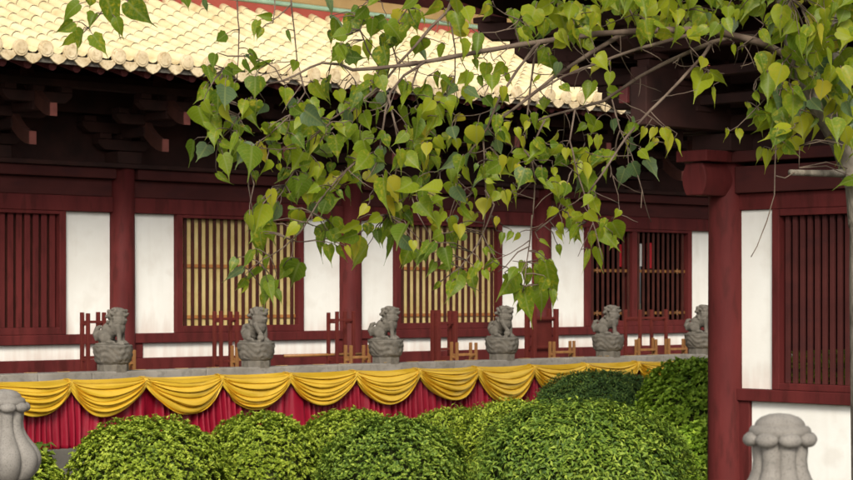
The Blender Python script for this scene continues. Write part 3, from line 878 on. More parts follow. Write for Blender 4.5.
# red pleated skirt
YS = -3.21
xa_, xb_ = HX(-110, YS), HX(790, YS)
z1_, z0_ = HZ(60, 384, YS), HZ(60, 449, YS)
nxs = int((xb_ - xa_) / 0.012)
xx = np.linspace(xa_, xb_, nxs)
srng = np.random.default_rng(11)
ph = np.cumsum(1 + 0.65 * np.interp(np.arange(nxs), np.arange(0, nxs + 20, 10), srng.standard_normal(len(np.arange(0, nxs + 20, 10))))) * 0.012 * 2 * math.pi / 0.10
amp = 0.052 * (1 + 0.45 * np.interp(np.arange(nxs), np.arange(0, nxs + 20, 14), srng.standard_normal(len(np.arange(0, nxs + 20, 14)))))
rows = 16
V = []
for j in range(rows):
    tv = j / (rows - 1)
    z = z1_ + (z0_ - z1_) * tv
    fold = np.sign(np.sin(ph)) * np.abs(np.sin(ph + 0.25 * np.sin(3 * tv + xx))) ** 0.7
    sway = 0.010 * np.sin(xx * 9 + tv * 4) * tv
    y = YS - 0.02 - (0.35 + 0.75 * tv) * amp * fold - 0.012 * tv
    V.append(np.stack([xx + sway, y, np.full(nxs, z) + (0.010 * np.sin(xx * 3.1) if j == rows - 1 else 0)], 1))
V = np.concatenate(V)
idx = np.arange(rows * nxs).reshape(rows, nxs)
Q = np.stack([idx[:-1, :-1], idx[1:, :-1], idx[1:, 1:], idx[:-1, 1:]], -1).reshape(-1, 4)
o = link('skirt_drape', np_mesh('skirt_drape', V, Q), M['red_satin'])
o.location = O; o.rotation_euler.z = HALL_ROT
sm = o.modifiers.new('solid', 'SOLIDIFY'); sm.thickness = 0.003
tag(o, 'long crimson pleated satin skirt hanging from the terrace balustrade below the gold swags', 'drapery')

# gold swags
nodes_px = [-105, -17, 66, 141, 217, 285, 351, 414, 473, 529, 582, 633, 681, 727]
NX = [HX(p, YS) for p in nodes_px]
swag_lab = {0: None,
 1: 'gold satin swag at the far left, partly behind the foreground stone post',
 2: 'gold satin swag hanging under the leftmost stone lion',
 3: 'gold satin swag between the first and second stone lions from the left',
 4: 'gold satin swag hanging under the second stone lion from the left',
 5: 'gold satin swag between the second and third stone lions from the left',
 6: 'gold satin swag hanging under the third stone lion from the left',
 7: 'gold satin swag between the third and fourth stone lions from the left',
 8: 'gold satin swag hanging under the fourth stone lion from the left',
 9: 'gold satin swag whose lower right is hidden by the dark round bush',
 10: 'gold satin swag showing only its top above the dark round bush, under the fifth lion',
 11: 'gold satin swag beside the tall bright bush, showing only its upper folds',
 12: 'gold satin swag mostly hidden behind the tall bright bush beside the corner column'}
zt_ = HZ(60, 378.5, YS)
for i in range(1, len(NX) - 1):
    xl, xr_ = NX[i], NX[i+1]
    Wd = xr_ - xl
    wr_ = np.random.default_rng(100 + i)
    nu, nv = 72, 230
    u = np.linspace(0, 1, nu)[None, :]; v = np.linspace(0, 1, nv)[:, None]
    ui = 0.5 + (u - 0.5)
    sagmax = 0.43 + 0.03 * wr_.standard_normal()
    skew = 0.06 * wr_.standard_normal()
    uu = np.clip(u + skew * u * (1 - u) * 2, 0, 1)
    arch = (np.clip(1 - np.abs(2 * uu - 1) ** 2.1, 0, 1)) ** 0.78
    sag = sagmax * (0.05 + 0.95 * v ** 1.05) * arch
    # folds bunch up at the two ends and open in the middle
    gather = 0.085 * v * (1 - arch) + 0.010 * np.sin(9 * v) * (1 - arch)
    nf = 6.6 + wr_.random() * 1.3
    wp = v + 0.045 * np.sin(6.5 * v + wr_.random() * 6) + 0.018 * np.sin(13 * v + wr_.random() * 6)
    phs = 2 * math.pi * (nf * wp + 0.22 * np.sin(2.2 * u * math.pi + wr_.random() * 6) * v + 0.12 * np.sin(5 * u + 7 * v + wr_.random() * 6))
    tf = np.mod(phs / (2 * math.pi), 1.0)              # each roll swells downwards and tucks in sharply below
    ridge = np.where(tf < 0.74, np.sin(math.pi / 2 * np.minimum(tf / 0.74, 1)) ** 0.85, np.cos(math.pi / 2 * np.clip((tf - 0.74) / 0.26, 0, 1)) ** 0.75)
    env = 0.25 + 0.75 * np.sin(math.pi * np.clip(u, 0, 1)) ** 0.6
    big = 0.5 + 0.5 * np.sin(phs / 2 + 1.3 * np.sin(4 * u + i))
    v2 = np.clip(v - 1.1 * np.sin(phs) / (2 * math.pi * nf) * (0.75 + 0.25 * big) * np.minimum(1, 4 * (1 - v)), 0, 1.02)
    sag = sagmax * (0.05 + 0.95 * v2) * arch
    out = 0.015 + env * (0.066 * ridge * (0.60 + 0.5 * big)) + 0.035 * np.sin(math.pi * v * 0.9) * env
    x = xl + Wd * (u + 0.0 * v) + 0.022 * np.sin(phs) * (1 - arch) * np.sign(0.5 - u) * -1
    # the tails overlap their neighbours a little
    x = x + (u - 0.5) * 0.05 * (1 - v)
    z = zt_ - sag - gather
    y = YS - 0.004 - 0.070 * np.clip(v * 6, 0, 1) - out * np.clip(0.12 + v * 7, 0, 1) - 0.012 * (i % 2) * (1 - np.abs(2*u-1))
    hem = np.where(v > 0.985, 0.006, 0.0)
    V = np.stack([np.broadcast_to(x, (nv, nu)), y + hem + 0 * v, z + 0 * v], -1).reshape(-1, 3)
    idx = np.arange(nv * nu).reshape(nv, nu)
    Q = np.stack([idx[:-1, :-1], idx[1:, :-1], idx[1:, 1:], idx[:-1, 1:]], -1).reshape(-1, 4)
    root = empty('gold_swag', O, HALL_ROT)
    tag(root, swag_lab.get(i, 'gold satin swag hidden behind the corner column'), 'swag', 'gold satin swags draped along the balustrade')
    o = link('swag_cloth', np_mesh('swag_cloth', V, Q), M['gold_satin'], root)
    kn = MB()                                       # gathered bunch of pleats at the left end
    for q in range(6):
        xo = (q - 2.5) * 0.017
        kn.tube([(xl + xo * 0.5, YS + 0.01, zt_ - 0.004), (xl + xo * 0.7, YS - 0.055 - 0.008 * (q % 2), zt_ - 0.035), (xl + xo * 1.5, YS - 0.098 - 0.010 * (q % 3), zt_ - 0.075), (xl + xo * 2.2, YS - 0.08, zt_ - 0.11 - 0.01 * (q % 2))],
                [0.006, 0.012, 0.013, 0.004], 8)
    kn.build('gathered_pleats', M['gold_satin'], root, smooth=True)
    for q in range(2):
        xo = xl + Wd * (0.02 + 0.55 * q + 0.1 * wr_.random())
        tt = MB(); tt.add([(xo, YB - 0.14, z_cop + 0.010), (xo + 0.022, YB - 0.14, z_cop + 0.012), (xo - 0.02, YB + 0.03 , z_cop + 0.005), (xo - 0.04, YB + 0.03, z_cop + 0.005),
                           (xo, YB - 0.14, z_cop + 0.014), (xo + 0.022, YB - 0.14, z_cop + 0.016), (xo - 0.02, YB + 0.03, z_cop + 0.009), (xo - 0.04, YB + 0.03, z_cop + 0.009)],
                          [(0,1,2,3),(7,6,5,4),(0,4,5,1),(1,5,6,2),(2,6,7,3),(3,7,4,0)])
        tt.build('cloth_tie', M['ridge_yellow'], root)

# ------------------------------------------------------------------ racks and stands between balustrade and hall
YR = -1.55
def rack(name, px0, px1, zt0, th, depth, bars, mat, label, cat, group, yl=YR, board=None):
    x0, x1 = HX(px0, yl), HX(px1, yl)
    root = tag(empty(name, HW((x0 + x1) / 2, yl, 0), HALL_ROT), label, cat, group)
    hw = (x1 - x0) / 2
    h = th / 2
    lg = MB(); lg.box(-h, h, -h, h, 0, 1.0); lm = None
    for sx in (-1, 1):
        for sy in (0, 1):
            if lm is None: l = lg.build('leg', mat, root, 0.004); lm = l
            else: l = lm.copy(); COL.objects.link(l); l.parent = root
            l.location = (sx * hw, sy * depth, 0)
            l.scale.z = zt0 + random.uniform(-0.015, 0.01)
    for z in bars:
        c = MB()
        for sy in (0, 1): c.box(-hw + h, hw - h, sy * depth - 0.011, sy * depth + 0.011, z - 0.016, z + 0.016)
        for sx in (-1, 1): c.box(sx * hw - 0.010, sx * hw + 0.010, h, depth - h, z - 0.045, z - 0.015)
        c.build('crossbar', mat, root, 0.003)
    if board:
        c = MB(); c.box(-hw + h, hw - h, depth / 2 - 0.012, depth / 2 + 0.012, board[0], board[1]); c.build('panel_board', mat, root)
    return root
zr1 = HZ(345, 311.5, YR)
RG = 'dark red wooden racks behind the balustrade'
rack('red_rack', 88, 104, HZ(88, 312, YR), 0.042, 0.13, (HZ(88, 322, YR), 0.95, 0.35), M['rack_wood'], 'dark red wooden rack left of the leftmost stone lion', 'wooden rack', RG)
rack('red_rack', 221, 237, HZ(220, 311.5, YR), 0.042, 0.14, (HZ(220, 319, YR), 0.86, 0.35), M['rack_wood'], 'dark red wooden rack before the left yellow lattice window', 'wooden rack', RG)
rack('red_rack', 337, 353.5, zr1, 0.042, 0.18, (HZ(345, 320, YR), 0.86, 0.35), M['rack_wood'], 'dark red wooden rack before the red column between the yellow windows', 'wooden rack', RG)
rack('red_rack', 438, 455, HZ(440, 310.5, YR), 0.062, 0.10, (HZ(440, 323, YR), 0.95, 0.70), M['rack_wood'], 'dark red wooden rack before the second yellow lattice window', 'wooden rack', RG, board=(0.2, 0.85))
rack('red_rack', 534, 556, HZ(545, 308, YR), 0.062, 0.14, (HZ(545, 318, YR), 0.95), M['rack_wood'], 'dark red wooden rack with a solid panel under the lowest hanging leaves', 'wooden rack', RG, board=(0.3, 1.40))
rack('red_rack', 640, 666, HZ(650, 309, YR), 0.046, 0.30, (HZ(650, 318, YR), 0.80), M['rack_wood'], 'dark red wooden rack before the dark see-through lattice window', 'wooden rack', RG)
YY = -2.1
TG = 'tan wooden stands behind the balustrade'
def stand(p0, p1, top, dp, lab):
    zt0 = HZ((p0 + p1) / 2, top, YY)
    rack('wooden_stand', p0, p1, zt0, 0.036, dp, (zt0 - 0.17, 0.4), M['tan_wood'], lab, 'wooden stand', TG, yl=YY)
stand(118, 134, 349, 0.10, 'tan wooden stand tucked behind the leftmost stone lion')
stand(237, 252, 346, 0.10, 'tan wooden stand tucked behind the second stone lion from the left')
stand(351, 369, 344.5, 0.11, 'tan wooden stand just left of the third stone lion from the left')
stand(457, 476, 342.5, 0.11, 'tan wooden stand just left of the fourth stone lion from the left')
stand(554, 574, 340.5, 0.08, 'tan wooden stand right of the red column and left of the fifth lion')
stand(639, 656, 338.5, 0.06, 'tan wooden stand right of the fifth stone lion')
stand(669, 686, 338, 0.06, 'tan wooden stand just left of the lion hidden by the corner column')
zp = HZ(310, 358, -2.0)
b = MB(); b.tube([(HX(283, -1.35), -1.375, 0.905), (HX(361, -1.35), -1.375, 0.905)], 0.02, 8)
o = b.build('wooden_pole', M['tan_wood'], smooth=True); o.location = O; o.rotation_euler.z = HALL_ROT
tag(o, 'thin tan wooden pole lying across the red rack between the second and third lions', 'pole')

# ------------------------------------------------------------------ foreground baluster posts
def baluster():
    b = MB()
    def lob(a, z):
        if z > -0.085: return 1.0
        k = abs(math.cos(4 * a))                      # eight lobes with sharp grooves between
        return 0.79 + 0.21 * k ** 0.5
    prof = [(0.003, 0.0), (0.030, -0.003), (0.052, -0.011), (0.064, -0.021), (0.069, -0.030), (0.069, -0.034), (0.078, -0.036), (0.084, -0.043), (0.086, -0.056), (0.082, -0.062), (0.080, -0.090),
            (0.080, -0.105), (0.077, -0.13), (0.080, -0.155), (0.090, -0.18), (0.108, -0.205), (0.128, -0.228), (0.143, -0.252), (0.150, -0.275), (0.148, -0.30), (0.138, -0.325), (0.118, -0.350), (0.100, -0.365)]
    b.lathe(prof, 96, lobes=lob)
    body = b.mesh('lobed_finial'); body.polygons.foreach_set('use_smooth', [len(p.vertices) == 4 for p in body.polygons])
    k = MB()
    for i in range(8):
        a = i * math.pi / 4
        k.ball((0.082 * math.cos(a), 0.082 * math.sin(a), -0.071), (0.024, 0.0335, 0.020), (0, R(15), a), 18, 12)
    knob = k
    return body, knob
body_me, knob = baluster()
knob_me = knob.mesh('knob_ring'); knob_me.polygons.foreach_set('use_smooth', [True] * len(knob_me.polygons))
def baluster_post(p, rz_, label):
    root = tag(empty('baluster_post', (p.x, p.y, 0), rz_), label, 'baluster post', 'pale granite baluster posts in the foreground')
    f = link('lobed_finial', body_me, M['granite'], root); f.location.z = p.z
    kk = link('knob_ring', knob_me, M['granite'], root); kk.location.z = p.z
    b = MB(); b.lathe([(0.12, p.z - 0.415), (0.135, p.z - 0.405), (0.135, p.z - 0.378), (0.105, p.z - 0.362)], 40); b.build('collar', M['granite'], root, smooth=False)
    b = MB(); b.box(-0.14, 0.14, -0.14, 0.14, 0, p.z - 0.417); b.build('shaft', M['granite'], root, 0.012)
baluster_post(A1, R(10), 'pale granite baluster post with a lobed lotus top in front of the white pavilion wall')
baluster_post(A2, R(22), 'pale granite baluster post with a swelling lobed body at the left edge')

# ------------------------------------------------------------------ clipped bushes
def bush(px, ytop, wpx, d, kind, label, style, hz_ratio=0.95, leaf=0.05, n=5200, seed=1, yc=None, bottom=-0.72):
    r_ = np.random.default_rng(seed)
    top = P(px, ytop, d)
    rx = wpx / 2 / F * d
    ry = rx * 0.95
    rzv = rx * hz_ratio
    c = Vector((top.x, d, top.z - rzv))
    root = tag(empty('clipped_bush', (c.x, c.y, -0.75)), label, 'bush', 'clipped round bushes in the courtyard bed')
    # points on and just under a lumpy dome
    m = n
    ct = r_.uniform(-0.55, 1, m); ph_ = r_.uniform(0, 2 * math.pi, m)
    st = np.sqrt(1 - ct ** 2)
    D = np.stack([st * np.cos(ph_), st * np.sin(ph_), ct], 1)
    e = 0.90                                   # a squarer, clipped dome
    Dz = np.sign(D[:, 2]) * np.abs(D[:, 2]) ** e
    lump = 1 + 0.05 * np.sin(2 * ph_ + seed) * st + 0.045 * np.sin(5 * ph_ + 3 * ct + seed) * st + 0.035 * np.sin(9 * ph_ - 7 * ct + 2 * seed) + 0.03 * np.sin(17 * ph_ + 13 * ct)
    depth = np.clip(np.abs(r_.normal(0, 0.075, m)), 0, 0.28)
    sprig = np.where(r_.random(m) < 0.04, r_.uniform(0.0, 0.075, m), 0)
    rad = lump * (1 - depth) + sprig
    Pc = np.stack([D[:, 0] * rx * rad, D[:, 1] * ry * rad, Dz * rzv * rad], 1)
    Nn = D / np.array([rx, ry, rzv]); Nn /= np.linalg.norm(Nn, axis=1, keepdims=True)
    zrel = Pc[:, 2]
    per = 8 if style == 'rosette' else 2
    Pc = np.repeat(Pc, per, 0); Nn = np.repeat(Nn, per, 0); dp = np.repeat(depth - sprig, per)
    k = len(Pc)
    upb = np.array([0, 0, 1.0]) * (0.55 if style == 'rosette' else 0.35)
    ax_ = Nn + upb + (np.repeat(r_.normal(0, 0.25, (m, 3)), per, 0) if style == 'rosette' else r_.normal(0, 0.25, (k, 3))); ax_ /= np.linalg.norm(ax_, axis=1, keepdims=True)
    tg = r_.normal(0, 1, (k, 3)); tg -= ax_ * np.sum(tg * ax_, 1, keepdims=True); tg /= np.linalg.norm(tg, axis=1, keepdims=True)
    spread = r_.uniform(0.45, 1.3, (k, 1)) if style == 'rosette' else r_.uniform(0.5, 1.8, (k, 1))
    dirv = ax_ * 0.75 + tg * spread
    if style == 'droop': dirv[:, 2] -= 0.45
    dirv /= np.linalg.norm(dirv, axis=1, keepdims=True)
    side = np.cross(dirv, ax_); side /= np.linalg.norm(side, axis=1, keepdims=True) + 1e-9
    nrm = np.cross(side, dirv)
    Ls = leaf * r_.uniform(0.65, 1.25, (k, 1)); Ws = Ls * (0.52 if style == 'rosette' else 0.40)
    base = Pc + r_.normal(0, leaf * (0.08 if style == 'rosette' else 0.30), (k, 3))
    fold = Ws * 0.28
    v0 = base; v1 = base + dirv * Ls * 0.48 + side * Ws * 0.5 + nrm * fold
    v2 = base + dirv * Ls - nrm * Ls * 0.14; v3 = base + dirv * Ls * 0.48 - side * Ws * 0.5 + nrm * fold
    vm = base + dirv * Ls * 0.5
    V = np.stack([v0, v1, v2, v3, vm], 1).reshape(-1, 3)
    bi = np.arange(k) * 5
    Q = np.concatenate([np.stack([bi, bi + 1, bi + 2, bi + 4], 1), np.stack([bi, bi + 4, bi + 2, bi + 3], 1)])
    # outer leaves get a paler tint, deeper ones a darker tint
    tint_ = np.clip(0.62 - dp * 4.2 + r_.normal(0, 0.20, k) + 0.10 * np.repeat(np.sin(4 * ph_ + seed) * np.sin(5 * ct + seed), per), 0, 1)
    V[:, :] += np.array([0, 0, c.z + 0.75])
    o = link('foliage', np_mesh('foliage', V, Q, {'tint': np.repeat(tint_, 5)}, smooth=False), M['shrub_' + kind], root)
    s = MB()
    s.ball((0, 0, c.z + 0.75 - 0.02), (rx * 0.85, ry * 0.85, rzv * 0.85), seg=20, ring=12)  # added dark core filling the crown, darkens the gaps between leaves
    for i in range(5):
        a = i * 1.3
        s.tube([(0.1 * math.cos(a), 0.1 * math.sin(a), 0), (0.25 * rx * math.cos(a), 0.25 * ry * math.sin(a), max(0.1, c.z + 0.75 - rzv * 0.6))], [0.03, 0.02], 7)
    s.build('stems', M['shrub_wood'], root, smooth=True)
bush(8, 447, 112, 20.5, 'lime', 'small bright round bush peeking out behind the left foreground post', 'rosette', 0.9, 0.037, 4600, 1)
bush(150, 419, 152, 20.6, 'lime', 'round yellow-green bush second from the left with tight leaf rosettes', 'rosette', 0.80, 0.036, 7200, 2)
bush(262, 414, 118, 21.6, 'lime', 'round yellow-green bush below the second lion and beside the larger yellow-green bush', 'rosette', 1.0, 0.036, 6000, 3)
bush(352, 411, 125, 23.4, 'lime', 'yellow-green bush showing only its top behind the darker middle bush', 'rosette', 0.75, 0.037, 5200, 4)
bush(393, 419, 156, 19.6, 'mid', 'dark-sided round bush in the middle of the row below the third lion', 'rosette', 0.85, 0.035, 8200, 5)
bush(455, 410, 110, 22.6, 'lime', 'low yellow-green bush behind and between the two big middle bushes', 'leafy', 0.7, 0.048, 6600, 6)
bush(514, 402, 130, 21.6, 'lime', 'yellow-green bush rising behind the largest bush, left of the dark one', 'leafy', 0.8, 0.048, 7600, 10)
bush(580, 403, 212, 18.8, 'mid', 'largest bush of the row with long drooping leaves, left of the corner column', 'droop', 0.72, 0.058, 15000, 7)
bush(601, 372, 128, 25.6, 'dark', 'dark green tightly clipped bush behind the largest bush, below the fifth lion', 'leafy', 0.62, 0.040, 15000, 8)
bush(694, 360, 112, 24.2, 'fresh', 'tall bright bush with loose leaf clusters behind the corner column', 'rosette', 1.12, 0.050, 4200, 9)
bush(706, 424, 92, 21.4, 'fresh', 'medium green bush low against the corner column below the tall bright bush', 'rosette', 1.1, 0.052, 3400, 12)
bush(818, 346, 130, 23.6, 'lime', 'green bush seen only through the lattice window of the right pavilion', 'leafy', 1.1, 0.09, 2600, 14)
# a small seedling with broad leaves in front of the skirt at the left
def seedling():
    p = P(43, 450, 21.2)
    root = tag(empty('small_plant', (p.x, p.y, -0.75)), 'small loose-leaved plant in front of the crimson skirt at the left', 'plant')
    s = MB(); hz = p.z + 0.75
    s.tube([(0, 0, 0), (0.01, 0, hz * 0.6), (0, 0, hz + 0.06)], [0.012, 0.009, 0.004], 6)
    s.build('stems', M['shrub_wood'], root)
    V, Q, tn = [], [], []
    r_ = random.Random(4)
    for i in range(16):
        a = i * 2.4; z = hz - 0.10 + 0.17 * (i / 16)
        dv = Vector((math.cos(a), math.sin(a), 0.35 * r_.uniform(-0.6, 1))).normalized(); sd_ = dv.cross(Vector((0, 0, 1))).normalized()
        L_ = r_.uniform(0.12, 0.20); W_ = L_ * 0.24
        b0_ = Vector((0, 0, z)); n_ = len(V)
        V += [b0_ + dv * 0.02, b0_ + dv * L_ * .5 + sd_ * W_ + Vector((0, 0, 0.02)), b0_ + dv * L_ + Vector((0, 0, -0.05)), b0_ + dv * L_ * .5 - sd_ * W_ + Vector((0, 0, 0.02))]
        Q.append((n_, n_+1, n_+2, n_+3)); tn += [r_.uniform(0.2, 0.7)] * 4
    link('foliage', np_mesh('foliage', [tuple(v) for v in V], Q, {'tint': tn}, False), M['shrub_mid'], root)
seedling()

# ------------------------------------------------------------------ the bodhi tree
tr_ = np.random.default_rng(5)
def td(px): return 9.4 + 0.75 * (px / 853.0)                 # the branch comes a little nearer towards its tip
base_p = P(864, 480, 10.15)
tree = tag(empty('bodhi_tree', (base_p.x, base_p.y, -0.75)), 'leafy bodhi tree at the right edge with a long branch of heart-shaped leaves hanging across', 'tree')
ORG = Vector((base_p.x, base_p.y, -0.75))
def T(px, py, dd=0.0): return P(px, py, td(px) + dd) - ORG
PXM = 10.0 / F                                               # metres per photo pixel near the tree
tk = MB()
tk.tube([Vector((0.05, 0, 0)), T(868, 480), T(866, 380), T(864, 280), T(863, 225), T(857, 185), T(842, 143), T(818, 103), T(802, 68), T(793, 40), T(786, 10), T(780, -40), T(775, -110)],
        [24*PXM, 17*PXM, 16*PXM, 15*PXM, 13.5*PXM, 12.5*PXM, 12*PXM, 11.5*PXM, 11*PXM, 10*PXM, 9*PXM, 8*PXM, 6*PXM], 16)
tk.tube([T(858, 225), T(850, 150, 0.25), T(842, 80, 0.35), T(835, 20, 0.4), T(830, -60, 0.4)], [10*PXM, 8*PXM, 7.5*PXM, 7*PXM, 5*PXM], 12)
tk.tube([T(846, 173), T(830, 173.5, -0.1), T(806, 173, -0.2), T(790, 172.5, -0.25)], [5*PXM, 3.6*PXM, 3.2*PXM, 3.0*PXM], 9)
tk.build('trunk', M['bark'], tree, smooth=True)
branches = [   # (points in photo pixels, start radius, end radius in pixels, depth offset)
 ([(800,66),(785,55),(765,44),(740,37),(715,31.5),(690,29.5),(640,31),(600,33.5),(560,39),(520,45),(480,51.5),(440,59),(410,64.5),(380,68),(352,70)], 5.2, 2.2, 0),
 ([(756,37),(735,36),(712,42),(690,51),(660,65),(640,76),(603,101),(575,109),(553,115),(530,123)], 3.2, 1.3, 0.05),
 ([(700,31),(685,36),(640,48),(610,58),(580,69),(562,77),(540,90)], 2.6, 1.2, -0.05),
 ([(628,33),(617,37),(590,53),(552,78),(530,96),(504,116),(490,130)], 3.2, 1.5, 0.02),
 ([(712,42),(704,55),(680,82),(650,111),(627,137),(608,165),(591,189)], 2.2, 1.2, -0.08),
 ([(540,43),(535,48),(518,70),(500,98),(488,128),(470,152),(440,172)], 2.0, 0.9, -0.1),
 ([(537,46),(534,60),(531,85),(527,120),(524,150)], 1.5, 0.8, 0.1),
 ([(352,70),(340,65),(322,63.5),(310,68),(295,76),(282,81),(268,84)], 1.9, 1.0, 0.0),
 ([(455,-8),(447,12),(430,28),(415,46),(400,62),(385,80),(362,100),(330,120)], 2.2, 1.0, 0.1),
 ([(447,12),(452,28),(455,50),(455,76)], 1.0, 0.6, 0.12),
 ([(425,62),(404,75),(390,92),(385,110),(381,140),(377,175)], 1.8, 0.9, -0.1),
 ([(388,95),(394,120),(399,150),(394,180),(387,215)], 1.4, 0.7, -0.15),
 ([(420,63),(412,85),(418,105),(425,130),(430,155)], 1.3, 0.7, 0.1),
 ([(482,128),(484,150),(485,180),(486,205),(483,232)], 1.3, 0.6, 0.0),
 ([(485,190),(494,205),(487,225),(478,245),(460,268),(440,282)], 1.0, 0.6, -0.05),
 ([(380,88),(350,112),(322,138),(300,162),(285,185)], 1.5, 0.8, 0.1),
 ([(358,160),(338,178),(318,202),(300,232),(283,248),(270,256)], 1.4, 0.7, -0.2),
 ([(240,-10),(237,0),(239,30),(238,58),(237,80)], 0.9, 0.6, 0.2),
 ([(291,-10),(291,3),(294,30),(297,60)], 0.9, 0.6, 0.2),
 ([(291,5),(280,15),(272,21)], 0.7, 0.5, 0.2), ([(275,-8),(275,8),(273,23)], 0.7, 0.5, 0.2),
 ([(228,56),(245,56),(262,60),(275,68),(283,82)], 0.8, 0.6, 0.1),
 ([(268,84),(250,100),(238,115),(230,130),(220,140)], 1.0, 0.6, 0.0),
 ([(300,74),(305,92),(290,115),(270,135),(250,148)], 0.9, 0.5, -0.1),
 ([(332,122),(300,148),(280,150),(258,148)], 0.8, 0.5, -0.1),
 ([(532,215),(530,240),(527,262),(524,286)], 0.9, 0.5, -0.05),
 ([(530,246),(518,252),(505,267),(498,272)], 0.7, 0.5, -0.05),
 ([(545,120),(530,150),(535,180),(533,218)], 1.1, 0.7, 0.0),
 ([(524,150),(548,182),(562,200),(556,215),(535,232)], 1.0, 0.6, 0.0),
 ([(575,109),(570,140),(578,175),(588,205),(598,240),(603,262)], 1.0, 0.6, -0.1),
 ([(640,110),(652,118),(664,128),(668,134)], 0.8, 0.5, 0.0),
 ([(612,100),(620,130),(632,155),(642,190),(641,208)], 0.8, 0.5, -0.1),
 ([(606,150),(612,175),(618,195),(619,214)], 0.6, 0.4, 0.0),
 ([(690,50),(694,65),(700,72)], 0.6, 0.4, 0.0), ([(752,40),(744,46),(738,48)], 0.6, 0.4, 0.0),
 ([(793,52),(780,66),(765,72),(756,80)], 0.9, 0.5, -0.2), ([(793,60),(784,80),(778,100),(776,140),(775,172),(774,195),(766,222),(757,246),(751,257)], 0.9, 0.5, -0.25),
 ([(776,176),(785,178),(795,172)], 0.6, 0.5, -0.25),
 ([(765,100),(750,115),(738,126),(730,131)], 0.7, 0.4, -0.1),
 ([(800,110),(800,135),(799,168)], 0.6, 0.4, -0.2),
 ([(838,60),(845,70),(855,80)], 1.4, 1.0, 0.3), ([(842,90),(838,60),(848,40),(860,30)], 1.0, 0.8, 0.2),
 ([(783,-20),(760,-45),(720,-60),(680,-62)], 2.0, 0.8, -0.1), ([(780,-50),(800,-80),(830,-95),(870,-100)], 2.0, 0.8, -0.1), ([(778,-70),(760,-95),(735,-105)], 1.6, 0.7, 0.1), ([(831,-40),(850,-50),(885,-45)], 1.6, 0.7, 0.2),
 ([(620,-15),(600,-28),(570,-32)], 0.9, 0.6, 0.05),
 ([(112,-10),(108,0),(100,14),(88,28),(78,38),(72,34)], 0.9, 0.5, 0.3),
 ([(128,-10),(128,2)], 0.7, 0.5, 0.3), ([(186,-10),(187,1)], 0.6, 0.4, 0.3), ([(204,-10),(204,2)], 0.6, 0.4, 0.3),
 ([(520,46),(515,28),(519,20),(535,12)], 1.0, 0.6, 0.0), ([(519,20),(505,14),(496,8)], 0.7, 0.4, 0.0), ([(515,28),(495,32),(478,33)], 0.7, 0.4, 0.0),
 ([(640,31),(632,15),(625,0),(620,-15)], 1.2, 0.8, 0.05), ([(690,29),(680,12),(676,-8)], 1.1, 0.7, 0.05), ([(580,36),(572,18),(568,-6)], 1.1, 0.7, 0.05),
 ([(380,68),(368,50),(360,30),(366,10),(372,-8)], 1.0, 0.6, 0.05), ([(398,65),(392,45),(398,22),(408,8)], 0.9, 0.6, 0.05),
]
bm_ = MB()
samples = []
for pts, r0, r1, dd in branches:
    # smooth the traced line with a little natural wobble
    q = []
    for i in range(len(pts) - 1):
        (x0, y0), (x1, y1) = pts[i], pts[i+1]
        L_ = math.hypot(x1 - x0, y1 - y0); k = max(1, int(L_ / 9))
        for s in range(k):
            f = s / k
            q.append((x0 + (x1-x0)*f, y0 + (y1-y0)*f))
    q.append(pts[-1])
    n_ = len(q)
    wob = np.cumsum(tr_.normal(0, 0.22, (n_, 2)), 0); wob -= np.linspace(0, 1, n_)[:, None] * wob[-1]
    dw = np.cumsum(tr_.normal(0, 0.015, n_))
    p3, rr = [], []
    for i, (x, y) in enumerate(q):
        f = i / max(1, n_ - 1)
        sc = min(1.0, 2.0 / max(r0, 0.5))
        xx_, yy_ = x + wob[i, 0] * sc, y + wob[i, 1] * sc
        p3.append(T(xx_, yy_, dd + dw[i])); rr.append((r0 + (r1 - r0) * f) * (0.78 if r0 > 1.2 else 0.95) * PXM * (1 + 0.08 * math.sin(i * 1.7)))
        samples.append((xx_, yy_, td(xx_) + dd + dw[i]))
    bm_.tube(p3, rr, 8)
# many fine bare side twigs growing out of the traced ones
base_s = list(samples)
for _ in range(230):
    x, y, d = base_s[int(tr_.integers(0, len(base_s)))]
    if x > 725 and y > 100: continue
    if x < 330 and y < 60: continue
    a = float(tr_.normal(0, 0.9)); L_ = float(tr_.uniform(12, 42))
    a2 = a + float(tr_.normal(0, 0.5)); dz = float(tr_.normal(0, 0.10))
    q = [(x, y, d)]
    for k in range(1, 6):
        f = k / 5; aa = a + (a2 - a) * f
        q.append((q[-1][0] + math.sin(aa) * L_ / 5, q[-1][1] + math.cos(aa) * L_ / 5 * 0.8 + float(tr_.normal(0, 0.6)), d + dz * f))
    bm_.tube([P(a_, b_, c_) - ORG for a_, b_, c_ in q], [0.62*PXM, 0.55*PXM, 0.5*PXM, 0.45*PXM, 0.4*PXM, 0.3*PXM], 5)
    samples += q[1:]
